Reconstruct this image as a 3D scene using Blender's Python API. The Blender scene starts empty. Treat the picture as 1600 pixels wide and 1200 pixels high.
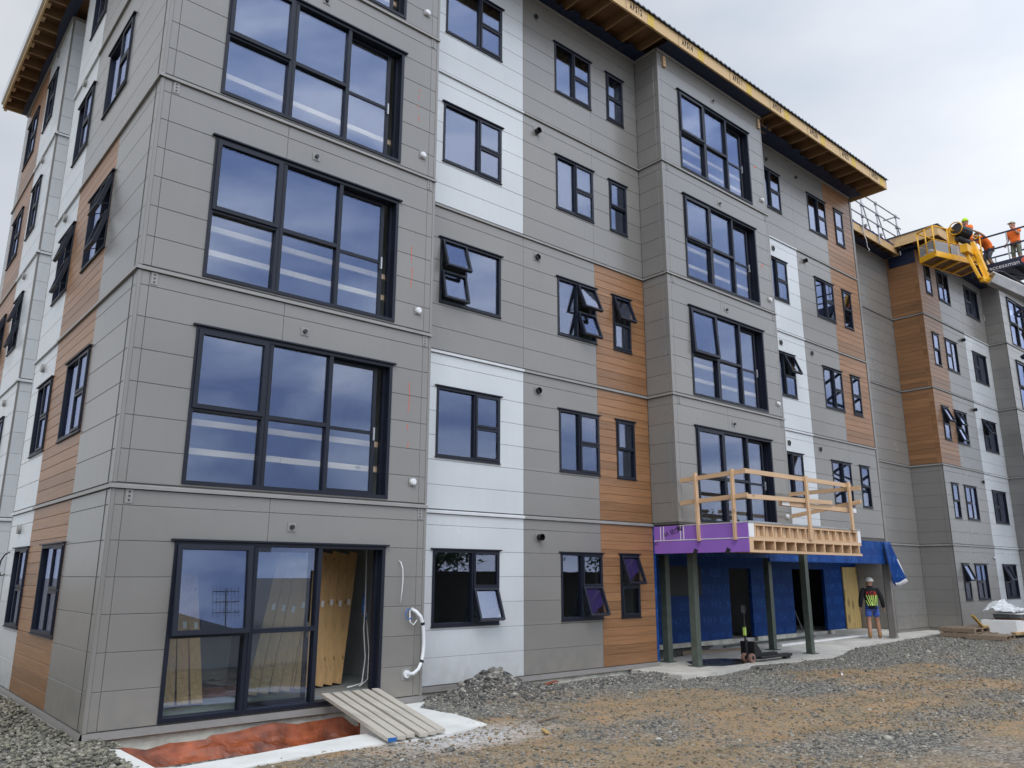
import bpy, bmesh, math, random
import numpy as np
from mathutils import Vector, Matrix, noise as mnoise
random.seed(7); rng = np.random.default_rng(7)
R = math.radians
S = bpy.context.scene
COL = S.collection

# ------------------------------------------------------------------ camera
cam_d = bpy.data.cameras.new('camera'); cam = bpy.data.objects.new('camera', cam_d); COL.objects.link(cam)
S.camera = cam
yaw, pit, rol, FPX = -0.7125, 0.2384, 0.0018, 1227.75
fw = Vector((-math.sin(yaw)*math.cos(pit), math.cos(yaw)*math.cos(pit), math.sin(pit)))
rt = Vector((math.cos(yaw), math.sin(yaw), 0)); up = rt.cross(fw)
r2 = rt*math.cos(rol)+up*math.sin(rol); u2 = up*math.cos(rol)-rt*math.sin(rol)
m = Matrix((r2, u2, -fw)).transposed().to_4x4(); m.translation = Vector((-2.5438, -10.274, 1.6272))
cam.matrix_world = m
cam_d.sensor_width = 36; cam_d.lens = 36*FPX/1600; cam_d.clip_end = 2000; cam_d.clip_start = .05
S.render.resolution_x = 1024; S.render.resolution_y = 768
S.view_settings.view_transform = 'Standard'; S.view_settings.look = 'None'
S.view_settings.exposure = 0.0; S.view_settings.gamma = 1
S.cycles.max_bounces = 7; S.cycles.diffuse_bounces = 3; S.cycles.glossy_bounces = 4
S.cycles.transparent_max_bounces = 16; S.cycles.transmission_bounces = 4
S.cycles.use_denoising = True; S.cycles.caustics_reflective = False; S.cycles.caustics_refractive = False
S.cycles.sample_clamp_indirect = 4

# ------------------------------------------------------------------ world: overcast sky, brighter behind the camera
SUN_EL, SUN_AZ = R(52), R(215)          # azimuth clockwise from +Y
world = bpy.data.worlds.new('World'); S.world = world; world.use_nodes = True
nt = world.node_tree; nt.nodes.clear()
def N(nt, t, **kw):
    n = nt.nodes.new(t)
    for k, v in kw.items():
        if k.startswith('i_'): n.inputs[int(k[2:])].default_value = v
        else: setattr(n, k, v)
    return n
def K(nt, a, ai, b, bi): nt.links.new(a.outputs[ai], b.inputs[bi])
def ramp(nt, pts, interp='LINEAR'):
    n = nt.nodes.new('ShaderNodeValToRGB'); e = n.color_ramp.elements; n.color_ramp.interpolation = interp
    while len(e) < len(pts): e.new(.5)
    for i, (p, c) in enumerate(pts):
        e[i].position = p; e[i].color = (c[0], c[1], c[2], 1) if hasattr(c, '__len__') else (c, c, c, 1)
    return n
sky = N(nt, 'ShaderNodeTexSky', sky_type='NISHITA', sun_disc=False, sun_elevation=SUN_EL, sun_rotation=SUN_AZ)
tc = N(nt, 'ShaderNodeTexCoord')
mp = N(nt, 'ShaderNodeMapping'); mp.inputs['Scale'].default_value = (1.2, 1.2, 3.2)
nz = N(nt, 'ShaderNodeTexNoise'); nz.inputs['Scale'].default_value = 1.7; nz.inputs['Detail'].default_value = 6; nz.inputs['Roughness'].default_value = .52
K(nt, tc, 'Generated', mp, 0); K(nt, mp, 0, nz, 'Vector')
cl = ramp(nt, [(.32, (7.2, 7.9, 9.0)), (.48, (8.4, 8.9, 9.7)), (.64, (9.5, 9.8, 10.3))])
K(nt, nz, 0, cl, 0)
# thicker, more broken cloud on the side behind the camera, darker towards its horizon
clb = ramp(nt, [(.36, (3.7, 4.7, 7.0)), (.48, (6.6, 7.5, 9.2)), (.60, (11.2, 11.4, 11.6))]); nz2 = N(nt, 'ShaderNodeTexNoise'); nz2.inputs['Scale'].default_value = 3.0; nz2.inputs['Detail'].default_value = 7; nz2.inputs['Roughness'].default_value = .5; nz2.inputs['Distortion'].default_value = .5; K(nt, mp, 0, nz2, 'Vector'); K(nt, nz2, 0, clb, 0)
sp = N(nt, 'ShaderNodeSeparateXYZ'); K(nt, tc, 'Generated', sp, 0)
mb_ = N(nt, 'ShaderNodeMapRange'); mb_.inputs[1].default_value = -.35; mb_.inputs[2].default_value = .1; mb_.inputs[3].default_value = 1; mb_.inputs[4].default_value = 0; K(nt, sp, 1, mb_, 0)
mz_ = N(nt, 'ShaderNodeMapRange'); mz_.inputs[1].default_value = .02; mz_.inputs[2].default_value = .55; mz_.inputs[3].default_value = .62; mz_.inputs[4].default_value = 1.15; K(nt, sp, 2, mz_, 0)
vb = N(nt, 'ShaderNodeVectorMath', operation='SCALE'); K(nt, clb, 0, vb, 0); K(nt, mz_, 0, vb, 'Scale')
cmix = N(nt, 'ShaderNodeMixRGB'); K(nt, mb_, 0, cmix, 0); K(nt, cl, 0, cmix, 1); K(nt, vb, 0, cmix, 2)
# gentle large-scale brightening of the cloud deck towards the sun's side
sp = N(nt, 'ShaderNodeSeparateXYZ'); K(nt, tc, 'Generated', sp, 0)
mr = N(nt, 'ShaderNodeMapRange'); mr.inputs[1].default_value = -.75; mr.inputs[2].default_value = .55; mr.inputs[3].default_value = 2.0; mr.inputs[4].default_value = .765
K(nt, sp, 1, mr, 0)
vm = N(nt, 'ShaderNodeVectorMath', operation='SCALE'); K(nt, cmix, 0, vm, 0); K(nt, mr, 0, vm, 'Scale')
mx = N(nt, 'ShaderNodeMixRGB'); mx.inputs[0].default_value = .93
K(nt, sky, 0, mx, 1); K(nt, vm, 0, mx, 2)
bg = N(nt, 'ShaderNodeBackground'); bg.inputs[1].default_value = .10; K(nt, mx, 0, bg, 0)
wo = N(nt, 'ShaderNodeOutputWorld'); K(nt, bg, 0, wo, 0)
sd = bpy.data.lights.new('sun', 'SUN'); sd.energy = 1.3; sd.angle = R(35); sd.color = (1, .97, .92)
so = bpy.data.objects.new('sun', sd); COL.objects.link(so)
dirv = Vector((math.sin(SUN_AZ)*math.cos(SUN_EL), math.cos(SUN_AZ)*math.cos(SUN_EL), math.sin(SUN_EL)))
so.rotation_euler = dirv.to_track_quat('Z', 'Y').to_euler(); so.location = (0, -20, 30)

# ------------------------------------------------------------------ materials
def mat(name, col, rough=.5, metal=0, spec=.5, var=.0, vscale=3, bump=0, bscale=40, stretch=(1,1,1), coat=0, island=0):
    M = bpy.data.materials.new(name); M.use_nodes = True; t = M.node_tree; b = t.nodes['Principled BSDF']
    b.inputs['Roughness'].default_value = rough; b.inputs['Metallic'].default_value = metal
    b.inputs['Specular IOR Level'].default_value = spec; b.inputs['Base Color'].default_value = (*col, 1)
    if coat: b.inputs['Coat Weight'].default_value = coat
    if var or bump:
        c = N(t, 'ShaderNodeTexCoord'); mpn = N(t, 'ShaderNodeMapping'); mpn.inputs['Scale'].default_value = stretch
        K(t, c, 'Object', mpn, 0)
    if var:
        n1 = N(t, 'ShaderNodeTexNoise'); n1.inputs['Scale'].default_value = vscale; n1.inputs['Detail'].default_value = 5
        K(t, mpn, 0, n1, 'Vector')
        rp = ramp(t, [(.3, tuple(x*(1-var) for x in col)), (.7, tuple(min(1, x*(1+var)) for x in col))]); K(t, n1, 0, rp, 0)
        out = rp
        if island:
            g = N(t, 'ShaderNodeNewGeometry'); r = ramp(t, [(0, 1-island), (1, 1+island*.6)]); K(t, g, 'Random Per Island', r, 0)
            mm = N(t, 'ShaderNodeMixRGB', blend_type='MULTIPLY'); mm.inputs[0].default_value = 1; K(t, rp, 0, mm, 1); K(t, r, 0, mm, 2); out = mm
        K(t, out, 0, b, 'Base Color')
        rr = N(t, 'ShaderNodeMapRange'); rr.inputs[3].default_value = max(.02, rough-.08); rr.inputs[4].default_value = min(1, rough+.08)
        K(t, n1, 0, rr, 0); K(t, rr, 0, b, 'Roughness')
    if bump:
        n2 = N(t, 'ShaderNodeTexNoise'); n2.inputs['Scale'].default_value = bscale; n2.inputs['Detail'].default_value = 6
        K(t, mpn, 0, n2, 'Vector')
        bp = N(t, 'ShaderNodeBump'); bp.inputs['Strength'].default_value = bump; bp.inputs['Distance'].default_value = .02
        K(t, n2, 0, bp, 'Height'); K(t, bp, 0, b, 'Normal')
    return M
def cladding(name, col, rough=.25):
    """pre-finished panel: faint tone drift, dusty patches, shallow waviness"""
    M = bpy.data.materials.new(name); M.use_nodes = True; t = M.node_tree; b = t.nodes['Principled BSDF']; b.inputs['Specular IOR Level'].default_value = .62
    c = N(t, 'ShaderNodeTexCoord')
    n1 = N(t, 'ShaderNodeTexNoise'); n1.inputs['Scale'].default_value = .55; n1.inputs['Detail'].default_value = 4; K(t, c, 'Object', n1, 'Vector')
    mp = N(t, 'ShaderNodeMapping'); mp.inputs['Scale'].default_value = (9, 9, .35); K(t, c, 'Object', mp, 0)
    n2 = N(t, 'ShaderNodeTexNoise'); n2.inputs['Scale'].default_value = 1.3; n2.inputs['Detail'].default_value = 6; K(t, mp, 0, n2, 'Vector')
    g = N(t, 'ShaderNodeNewGeometry')
    a1 = N(t, 'ShaderNodeMath', operation='MULTIPLY'); a1.inputs[1].default_value = .55; K(t, n1, 0, a1, 0)
    a2 = N(t, 'ShaderNodeMath', operation='MULTIPLY_ADD'); a2.inputs[1].default_value = .10; K(t, n2, 0, a2, 0); K(t, a1, 0, a2, 2)
    a3 = N(t, 'ShaderNodeMath', operation='MULTIPLY_ADD'); a3.inputs[1].default_value = .12; K(t, g, 'Random Per Island', a3, 0); K(t, a2, 0, a3, 2)
    rp = ramp(t, [(.25, tuple(x*.86 for x in col)), (.75, tuple(min(1, x*1.12) for x in col))]); K(t, a3, 0, rp, 0)
    # dust splashed up from the yard on the lowest boards
    gz = N(t, 'ShaderNodeSeparateXYZ'); K(t, c, 'Object', gz, 0); rz = ramp(t, [(.05, .42), (.75, 0)]); K(t, gz, 2, rz, 0)
    n5 = N(t, 'ShaderNodeTexNoise'); n5.inputs['Scale'].default_value = 4.5; n5.inputs['Detail'].default_value = 8; K(t, c, 'Object', n5, 'Vector'); r5_ = ramp(t, [(.35, .2), (.62, 1)]); K(t, n5, 0, r5_, 0)
    md_ = N(t, 'ShaderNodeMath', operation='MULTIPLY'); K(t, rz, 0, md_, 0); K(t, r5_, 0, md_, 1)
    mxd = N(t, 'ShaderNodeMixRGB'); mxd.inputs[2].default_value = (.34, .30, .24, 1); K(t, md_, 0, mxd, 0); K(t, rp, 0, mxd, 1); K(t, mxd, 0, b, 'Base Color')
    rr = N(t, 'ShaderNodeMapRange'); rr.inputs[3].default_value = rough-.02; rr.inputs[4].default_value = rough+.05; K(t, n1, 0, rr, 0); K(t, rr, 0, b, 'Roughness')
    n3 = N(t, 'ShaderNodeTexNoise'); n3.inputs['Scale'].default_value = 2.2; n3.inputs['Detail'].default_value = 3; K(t, c, 'Object', n3, 'Vector')
    bp = N(t, 'ShaderNodeBump'); bp.inputs['Strength'].default_value = .22; bp.inputs['Distance'].default_value = .02; K(t, n3, 0, bp, 'Height'); K(t, bp, 0, b, 'Normal')
    return M
def woodmat(name, col, grain=.3, rough=.6, axis='X', scale=1.0, knots=True, island=.12, kn=(.05, .13)):
    M = bpy.data.materials.new(name); M.use_nodes = True; t = M.node_tree; b = t.nodes['Principled BSDF']
    c = N(t, 'ShaderNodeTexCoord'); mp = N(t, 'ShaderNodeMapping')
    s = {'X': (.8, 14, 22), 'Y': (14, .8, 22), 'Z': (14, 14, .8), 'XY': (1.3, 1.3, 34)}[axis]; mp.inputs['Scale'].default_value = tuple(v*scale for v in s)
    K(t, c, 'Object', mp, 0)
    g = N(t, 'ShaderNodeNewGeometry')
    off = N(t, 'ShaderNodeVectorMath', operation='MULTIPLY_ADD'); 
    cx = N(t, 'ShaderNodeCombineXYZ')
    for k in range(3):
        q = N(t, 'ShaderNodeMath', operation='MULTIPLY'); q.inputs[1].default_value = 37+11*k; K(t, g, 'Random Per Island', q, 0); K(t, q, 0, cx, k)
    off.inputs[1].default_value = (1, 1, 1); K(t, mp, 0, off, 0); K(t, cx, 0, off, 2)
    n1 = N(t, 'ShaderNodeTexNoise'); n1.inputs['Scale'].default_value = 1; n1.inputs['Detail'].default_value = 8; n1.inputs['Roughness'].default_value = .62; n1.inputs['Distortion'].default_value = .8
    K(t, off, 0, n1, 'Vector')
    rp = ramp(t, [(.28, tuple(x*(1-grain) for x in col)), (.5, col), (.74, tuple(min(1, x*(1+grain*.55)) for x in col))]); K(t, n1, 0, rp, 0)
    out = rp
    r = ramp(t, [(0, 1-island), (1, 1+island*.5)]); K(t, g, 'Random Per Island', r, 0)
    mm = N(t, 'ShaderNodeMixRGB', blend_type='MULTIPLY'); mm.inputs[0].default_value = 1; K(t, rp, 0, mm, 1); K(t, r, 0, mm, 2); out = mm
    if knots:
        v = N(t, 'ShaderNodeTexVoronoi'); v.inputs['Scale'].default_value = 3.2*scale
        mk = N(t, 'ShaderNodeMapping'); mk.inputs['Scale'].default_value = tuple(1 if q > 2 else .55 for q in s); K(t, c, 'Object', mk, 0); K(t, mk, 0, v, 'Vector')
        kr = ramp(t, [(kn[0], .38), (kn[1], 1)]); K(t, v, 'Distance', kr, 0)
        m3 = N(t, 'ShaderNodeMixRGB', blend_type='MULTIPLY'); m3.inputs[0].default_value = .8; K(t, out, 0, m3, 1); K(t, kr, 0, m3, 2); out = m3
    K(t, out, 0, b, 'Base Color'); b.inputs['Roughness'].default_value = rough
    bp = N(t, 'ShaderNodeBump'); bp.inputs['Strength'].default_value = .25; bp.inputs['Distance'].default_value = .01; K(t, n1, 0, bp, 'Height'); K(t, bp, 0, b, 'Normal')
    return M
def glassmat(name, ior=.125, tint=(.88, .915, .90), gl=(.62, .70, 1.0)):
    M = bpy.data.materials.new(name); M.use_nodes = True; t = M.node_tree; t.nodes.clear()
    tr = N(t, 'ShaderNodeBsdfTransparent'); tr.inputs[0].default_value = (*tint, 1)
    gs = N(t, 'ShaderNodeBsdfGlossy'); gs.inputs[0].default_value = (*gl, 1); gs.inputs['Roughness'].default_value = .0
    lw = N(t, 'ShaderNodeLayerWeight'); lw.inputs[0].default_value = .5
    pw = N(t, 'ShaderNodeMath', operation='POWER'); pw.inputs[1].default_value = 4.2; K(t, lw, 'Facing', pw, 0)
    fr = N(t, 'ShaderNodeMath', operation='MULTIPLY_ADD'); fr.inputs[1].default_value = 1-ior; fr.inputs[2].default_value = ior; K(t, pw, 0, fr, 0)
    mx = N(t, 'ShaderNodeMixShader'); K(t, fr, 0, mx, 0); K(t, tr, 0, mx, 1); K(t, gs, 0, mx, 2)
    o = N(t, 'ShaderNodeOutputMaterial'); K(t, mx, 0, o, 0)
    return M
GREY = cladding('grey_cladding', (.232, .223, .207)); WHITE = cladding('white_cladding', (.60, .625, .635))
WOODP = woodmat('wood_look_cladding', (.285, .143, .064), grain=.34, rough=.38, axis='XY', knots=False, island=.24)
GAP = mat('joint_gap', (.07, .068, .065), .8); TRIM = mat('grey_trim', (.27, .262, .25), .4, var=.08)
BASEFL = mat('base_flashing', (.20, .185, .17), .35, var=.1); WTRIM = mat('white_trim', (.6, .62, .63), .4, var=.05)
FRAME = mat('window_frame', (.010, .013, .024), .45, spec=.32, var=.12, vscale=2)
FDARK = mat('opening_dark', (.008, .009, .012), .5)
GLASS = glassmat('glass')
CORE = mat('wall_core', (.10, .095, .09), .9); GYP = mat('plasterboard', (.42, .42, .41), .9, var=.08)
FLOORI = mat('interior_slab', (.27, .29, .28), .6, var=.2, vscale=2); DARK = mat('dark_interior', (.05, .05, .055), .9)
PINE = woodmat('pine', (.55, .36, .19), grain=.22, axis='X'); PINEY = woodmat('pine_y', (.55, .36, .19), grain=.22, axis='Y'); PINEZ = woodmat('pine_z', (.55, .36, .19), grain=.22, axis='Z')
PINEPINK = woodmat('pine_pink', (.60, .40, .235), grain=.2, axis='X'); PINEPZ = woodmat('pine_pink_z', (.60, .40, .235), grain=.2, axis='Z'); PINEPY = woodmat('pine_pink_y', (.60, .40, .235), grain=.2, axis='Y')
LVL = woodmat('fascia_timber', (.60, .41, .20), grain=.10, axis='XY', knots=False, island=.05)
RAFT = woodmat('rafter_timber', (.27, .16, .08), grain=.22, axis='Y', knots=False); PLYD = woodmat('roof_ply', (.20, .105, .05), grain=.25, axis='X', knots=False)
PLY = woodmat('plywood', (.50, .33, .12), grain=.32, axis='Z', scale=.55, knots=True)
LEAN = woodmat('leaning_ply', (.60, .37, .16), grain=.26, axis='Z', scale=1.6, knots=True, island=.42)
PLANKG = woodmat('weathered_plank', (.52, .48, .41), grain=.18, axis='Y', knots=False)
DOORP = woodmat('door_ply', (.56, .40, .16), grain=.30, axis='Z', scale=.9, knots=True, kn=(.17, .30))
PALLW = woodmat('pallet_wood', (.25, .185, .125), grain=.35, axis='X', knots=False, island=.4)
ROOFM = mat('roof_iron', (.075, .085, .10), .4, metal=.2)
CONC = mat('concrete', (.52, .50, .45), .85, var=.18, vscale=2.5, bump=.3, bscale=25); CONCW = mat('pale_concrete', (.66, .66, .63), .85, var=.10, vscale=3, bump=.25, bscale=30)
FOOT = mat('footing_concrete', (.62, .60, .51), .9, var=.25, vscale=5, bump=.6, bscale=18)
STEEL = mat('primed_steel', (.085, .105, .085), .45, var=.15, vscale=6)
GALV = mat('galvanised', (.38, .39, .40), .38, metal=.7, var=.2)
YEL = mat('lift_yellow', (.78, .40, .015), .35, var=.12, vscale=4); NAVY = mat('lift_navy', (.01, .018, .05), .35, var=.1); BLUEM = mat('lift_blue', (.02, .13, .42), .4, var=.1)
BOOMG = mat('boom_grey', (.30, .30, .30), .4, var=.2, vscale=3); BOOMW = mat('boom_white', (.62, .62, .62), .4, var=.1); BLACKM = mat('black_rubber', (.012, .012, .013), .5, var=.2)
MUD = mat('dirty_underside', (.16, .085, .04), .8, var=.5, vscale=5)
PURP = mat('purple_board', (.29, .13, .52), .75, var=.05); PWHITE = mat('white_paint', (.75, .74, .73), .6, var=.05)
WHITEP = mat('white_plastic', (.72, .73, .74), .35, var=.04); BLACKP = mat('black_plastic', (.015, .015, .016), .4)
INK = mat('black_ink', (.015, .013, .012), .7); REDM = mat('red_marker', (.65, .12, .07), .7); YELST = mat('yellow_stain', (.62, .43, .08), .7)
WRAPW = mat('clear_wrap', (.55, .57, .58), .25, var=.25, vscale=9, bump=1, bscale=12)
CONTW = mat('crate_white', (.70, .71, .70), .6, var=.06)
SKIN = mat('skin', (.36, .19, .12), .55, var=.08); SKIN2 = mat('skin_tan', (.42, .23, .15), .55, var=.08)
HOOD = mat('black_fleece', (.010, .010, .012), .9); SHORT = mat('blue_shorts', (.05, .11, .42), .8, var=.15, vscale=9); BOOT = mat('tan_boot', (.30, .17, .07), .8, var=.2, vscale=12)
HELM = mat('white_helmet', (.68, .67, .60), .35); HIVIS = mat('hi_vis_orange', (.95, .17, .01), .7, var=.12, vscale=7); LIME = mat('lime_beanie', (.45, .75, .02), .8)
HVY = mat('hi_vis_yellow', (.62, .85, .18), .6); CAMO = mat('camo_trousers', (.15, .16, .11), .9, var=.6, vscale=14); REFL = mat('reflective_tape', (.6, .62, .62), .3)
GREYT = mat('grey_tee', (.06, .065, .075), .9); HAIR = mat('hair', (.03, .02, .014), .8); KHAKI = mat('khaki_cap', (.35, .32, .22), .8, var=.3, vscale=20)
def wrapmat():
    M = bpy.data.materials.new('blue_building_wrap'); M.use_nodes = True; t = M.node_tree; b = t.nodes['Principled BSDF']
    c = N(t, 'ShaderNodeTexCoord'); br = N(t, 'ShaderNodeTexBrick')
    mp = N(t, 'ShaderNodeMapping'); mp.inputs['Rotation'].default_value = (R(90), 0, 0); K(t, c, 'Object', mp, 0)
    br.offset = .5; br.inputs['Color1'].default_value = (.005, .045, .20, 1); br.inputs['Color2'].default_value = (.007, .055, .23, 1); br.inputs['Mortar'].default_value = (.005, .043, .19, 1)
    br.inputs['Scale'].default_value = 1; br.inputs['Brick Width'].default_value = .75; br.inputs['Row Height'].default_value = .42; br.inputs['Mortar Size'].default_value = .1
    K(t, mp, 0, br, 'Vector')
    m2 = N(t, 'ShaderNodeMapping'); m2.inputs['Scale'].default_value = (26, 26, 7); K(t, c, 'Object', m2, 0)
    n = N(t, 'ShaderNodeTexNoise'); n.inputs['Scale'].default_value = 1; n.inputs['Detail'].default_value = 2; K(t, m2, 0, n, 'Vector')
    r = ramp(t, [(.56, 0), (.60, 1)]); K(t, n, 0, r, 0)
    f = N(t, 'ShaderNodeMath', operation='SUBTRACT'); f.inputs[0].default_value = 1; K(t, br, 'Fac', f, 1)
    f2 = N(t, 'ShaderNodeMath', operation='MULTIPLY'); K(t, f, 0, f2, 0); K(t, r, 0, f2, 1)
    f3 = N(t, 'ShaderNodeMath', operation='MULTIPLY'); f3.inputs[1].default_value = .34; K(t, f2, 0, f3, 0)
    mx = N(t, 'ShaderNodeMixRGB'); mx.inputs[2].default_value = (.08, .22, .5, 1); K(t, f3, 0, mx, 0); K(t, br, 0, mx, 1); K(t, mx, 0, b, 'Base Color')
    b.inputs['Roughness'].default_value = .55; b.inputs['Specular IOR Level'].default_value = .2
    n3 = N(t, 'ShaderNodeTexNoise'); n3.inputs['Scale'].default_value = 2.5; n3.inputs['Detail'].default_value = 4; K(t, c, 'Object', n3, 'Vector')
    bp = N(t, 'ShaderNodeBump'); bp.inputs['Strength'].default_value = .4; bp.inputs['Distance'].default_value = .05; K(t, n3, 0, bp, 'Height'); K(t, bp, 0, b, 'Normal')
    return M
WRAP = wrapmat(); WRAPD = mat('shaded_underlay', (.006, .014, .05), .6, var=.3, vscale=5)  # WRAPD: darker copy of the wrap, eave shade put into its colour
def orangemat():
    M = mat('orange_membrane', (.25, .062, .022), .5, var=.6, vscale=3.5, bump=1, bscale=6)
    return M
ORANGE = orangemat()

# ------------------------------------------------------------------ object helpers
ORG = {}
def tag(o, label=None, cat=None, group=None, kind=None):
    if label: o['label'] = label
    if cat: o['category'] = cat
    if group: o['group'] = group
    if kind: o['kind'] = kind
    return o
def thing(name, label, cat, loc=(0, 0, 0), group=None):
    o = bpy.data.objects.new(name, None); COL.objects.link(o); o.location = loc; o.empty_display_size = .3
    ORG[o] = Vector(loc); return tag(o, label, cat, group)
class MB:
    def __init__(s, T=None): s.v = []; s.f = []; s.m = []; s.T = T; s.mi = 0
    def p(s, q):
        s.v.append(tuple(s.T(*q)) if s.T else tuple(q)); return len(s.v)-1
    def face(s, pts, mi=None):
        s.f.append([s.p(q) for q in pts]); s.m.append(s.mi if mi is None else mi)
    def box(s, a, b, c, d, e, f, mi=None):
        i = [s.p(q) for q in ((a,c,e),(b,c,e),(b,d,e),(a,d,e),(a,c,f),(b,c,f),(b,d,f),(a,d,f))]
        for q in ((0,3,2,1),(4,5,6,7),(0,1,5,4),(1,2,6,5),(2,3,7,6),(3,0,4,7)):
            s.f.append([i[k] for k in q]); s.m.append(s.mi if mi is None else mi)
    def beam(s, p0, p1, w, h, mi=None, upv=(0, 0, 1), bev=0):
        p0 = Vector(p0); p1 = Vector(p1); d = (p1-p0).normalized(); U = Vector(upv)
        if abs(d.dot(U)) > .98: U = Vector((0, 1, 0))
        a = d.cross(U).normalized()*w/2; b = a.cross(d).normalized()*h/2
        if a.length == 0: return
        i = [s.p(q) for q in (p0-a-b, p0+a-b, p0+a+b, p0-a+b, p1-a-b, p1+a-b, p1+a+b, p1-a+b)]
        for q in ((0,3,2,1),(4,5,6,7),(0,1,5,4),(1,2,6,5),(2,3,7,6),(3,0,4,7)):
            s.f.append([i[k] for k in q]); s.m.append(s.mi if mi is None else mi)
    def cyl(s, p0, p1, r0, r1=None, n=12, mi=None, cap=True):
        r1 = r0 if r1 is None else r1; p0 = Vector(p0); p1 = Vector(p1); d = (p1-p0).normalized()
        a = d.orthogonal().normalized(); b = d.cross(a)
        A = [s.p(p0+(a*math.cos(t)+b*math.sin(t))*r0) for t in [2*math.pi*k/n for k in range(n)]]
        B = [s.p(p1+(a*math.cos(t)+b*math.sin(t))*r1) for t in [2*math.pi*k/n for k in range(n)]]
        M = s.mi if mi is None else mi
        for k in range(n): s.f.append([A[k], A[(k+1) % n], B[(k+1) % n], B[k]]); s.m.append(M)
        if cap: s.f.append(A[::-1]); s.m.append(M); s.f.append(B); s.m.append(M)
    def tube(s, pts, r, n=10, mi=None):
        pts = [Vector(p) for p in pts]; M = s.mi if mi is None else mi; rings = []
        ref = None
        for k, p in enumerate(pts):
            d = (pts[min(k+1, len(pts)-1)]-pts[max(k-1, 0)]).normalized()
            a = d.orthogonal().normalized() if ref is None else (ref-d*ref.dot(d)).normalized()
            ref = a; b = d.cross(a)
            rings.append([s.p(p+(a*math.cos(2*math.pi*t/n)+b*math.sin(2*math.pi*t/n))*r) for t in range(n)])
        for A, B in zip(rings, rings[1:]):
            for k in range(n): s.f.append([A[k], A[(k+1) % n], B[(k+1) % n], B[k]]); s.m.append(M)
        s.f.append(rings[0][::-1]); s.m.append(M); s.f.append(rings[-1]); s.m.append(M)
    def prism(s, poly, z0, z1, mi=None):
        M = s.mi if mi is None else mi; n = len(poly)
        A = [s.p((x, y, z0)) for x, y in poly]; B = [s.p((x, y, z1)) for x, y in poly]
        s.f.append(A[::-1]); s.m.append(M); s.f.append(B); s.m.append(M)
        for k in range(n): s.f.append([A[k], A[(k+1) % n], B[(k+1) % n], B[k]]); s.m.append(M)
    def ball(s, c, rx, ry=None, rz=None, seg=14, rings=8, mi=None, half=False):
        ry = rx if ry is None else ry; rz = rx if rz is None else rz; M = s.mi if mi is None else mi; c = Vector(c)
        top = 0; rows = []
        for i in range(rings+1):
            t = (math.pi/2 if half else math.pi)*i/rings
            rows.append([s.p(c+Vector((rx*math.sin(t)*math.cos(2*math.pi*k/seg), ry*math.sin(t)*math.sin(2*math.pi*k/seg), rz*math.cos(t)))) for k in range(seg)])
        for A, B in zip(rows, rows[1:]):
            for k in range(seg): s.f.append([A[k], B[k], B[(k+1) % seg], A[(k+1) % seg]]); s.m.append(M)
        if half: s.f.append(rows[-1]); s.m.append(M)
    def build(s, name, mats, parent=None, loc=None, smooth=False, bevel=0, recalc=True):
        if not isinstance(mats, (list, tuple)): mats = [mats]
        me = bpy.data.meshes.new(name); O = ORG[parent] if parent is not None else Vector(loc or (0, 0, 0))
        me.from_pydata([(x-O.x, y-O.y, z-O.z) for x, y, z in s.v], [], s.f)
        for q in mats: me.materials.append(q)
        me.polygons.foreach_set('material_index', s.m)
        if smooth: me.polygons.foreach_set('use_smooth', [True]*len(me.polygons))
        if recalc:
            b = bmesh.new(); b.from_mesh(me); bmesh.ops.remove_doubles(b, verts=b.verts, dist=1e-5) if smooth else None
            bmesh.ops.recalc_face_normals(b, faces=b.faces); b.to_mesh(me); b.free()
        me.update()
        o = bpy.data.objects.new(name, me); COL.objects.link(o)
        if parent is not None: o.parent = parent
        else: o.location = O
        ORG[o] = O
        if bevel:
            md = o.modifiers.new('bevel', 'BEVEL'); md.width = bevel; md.segments = 2; md.limit_method = 'ANGLE'
        return o
def text_mesh(txt, size, mtx, mtl, parent, name='lettering', depth=.002, spacing=1.0, loc=None, sx=1, bold=0):
    cu = bpy.data.curves.new(name, 'FONT'); cu.body = txt; cu.size = size; cu.extrude = depth; cu.offset = bold; cu.space_character = spacing; cu.align_x = 'LEFT'
    ob = bpy.data.objects.new(name, cu); COL.objects.link(ob)
    dg = bpy.context.evaluated_depsgraph_get(); me = bpy.data.meshes.new_from_object(ob.evaluated_get(dg))
    bpy.data.objects.remove(ob); bpy.data.curves.remove(cu)
    O = ORG[parent] if parent is not None else Vector(loc or (0, 0, 0))
    M = Matrix.Translation(-O) @ mtx @ Matrix.Diagonal((sx, 1, 1, 1))
    me.transform(M); me.materials.clear(); me.materials.append(mtl); me.name = name
    o = bpy.data.objects.new(name, me); COL.objects.link(o)
    if parent is not None: o.parent = parent
    ORG[o] = O
    return o
def front(y0): return lambda u, d, z: (u, y0-d, z)
def leftw(x0): return lambda u, d, z: (x0-d, u, z)

# ------------------------------------------------------------------ facade construction
XA, YB, XB1, XB2, XB3, XC1, XD1, XD2, XD3 = 4.57, .70, 7.23, 9.30, 10.93, 15.43, 18.12, 20.14, 21.90
YE, XE1, YF, XF1, XF2, XF3 = 1.79, 27.0, .68, 28.69, 30.86, 33.5
YS1, YS2, YS3, YS4, YEND = 1.98, 4.45, 6.36, 8.02, 13.3

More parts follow.
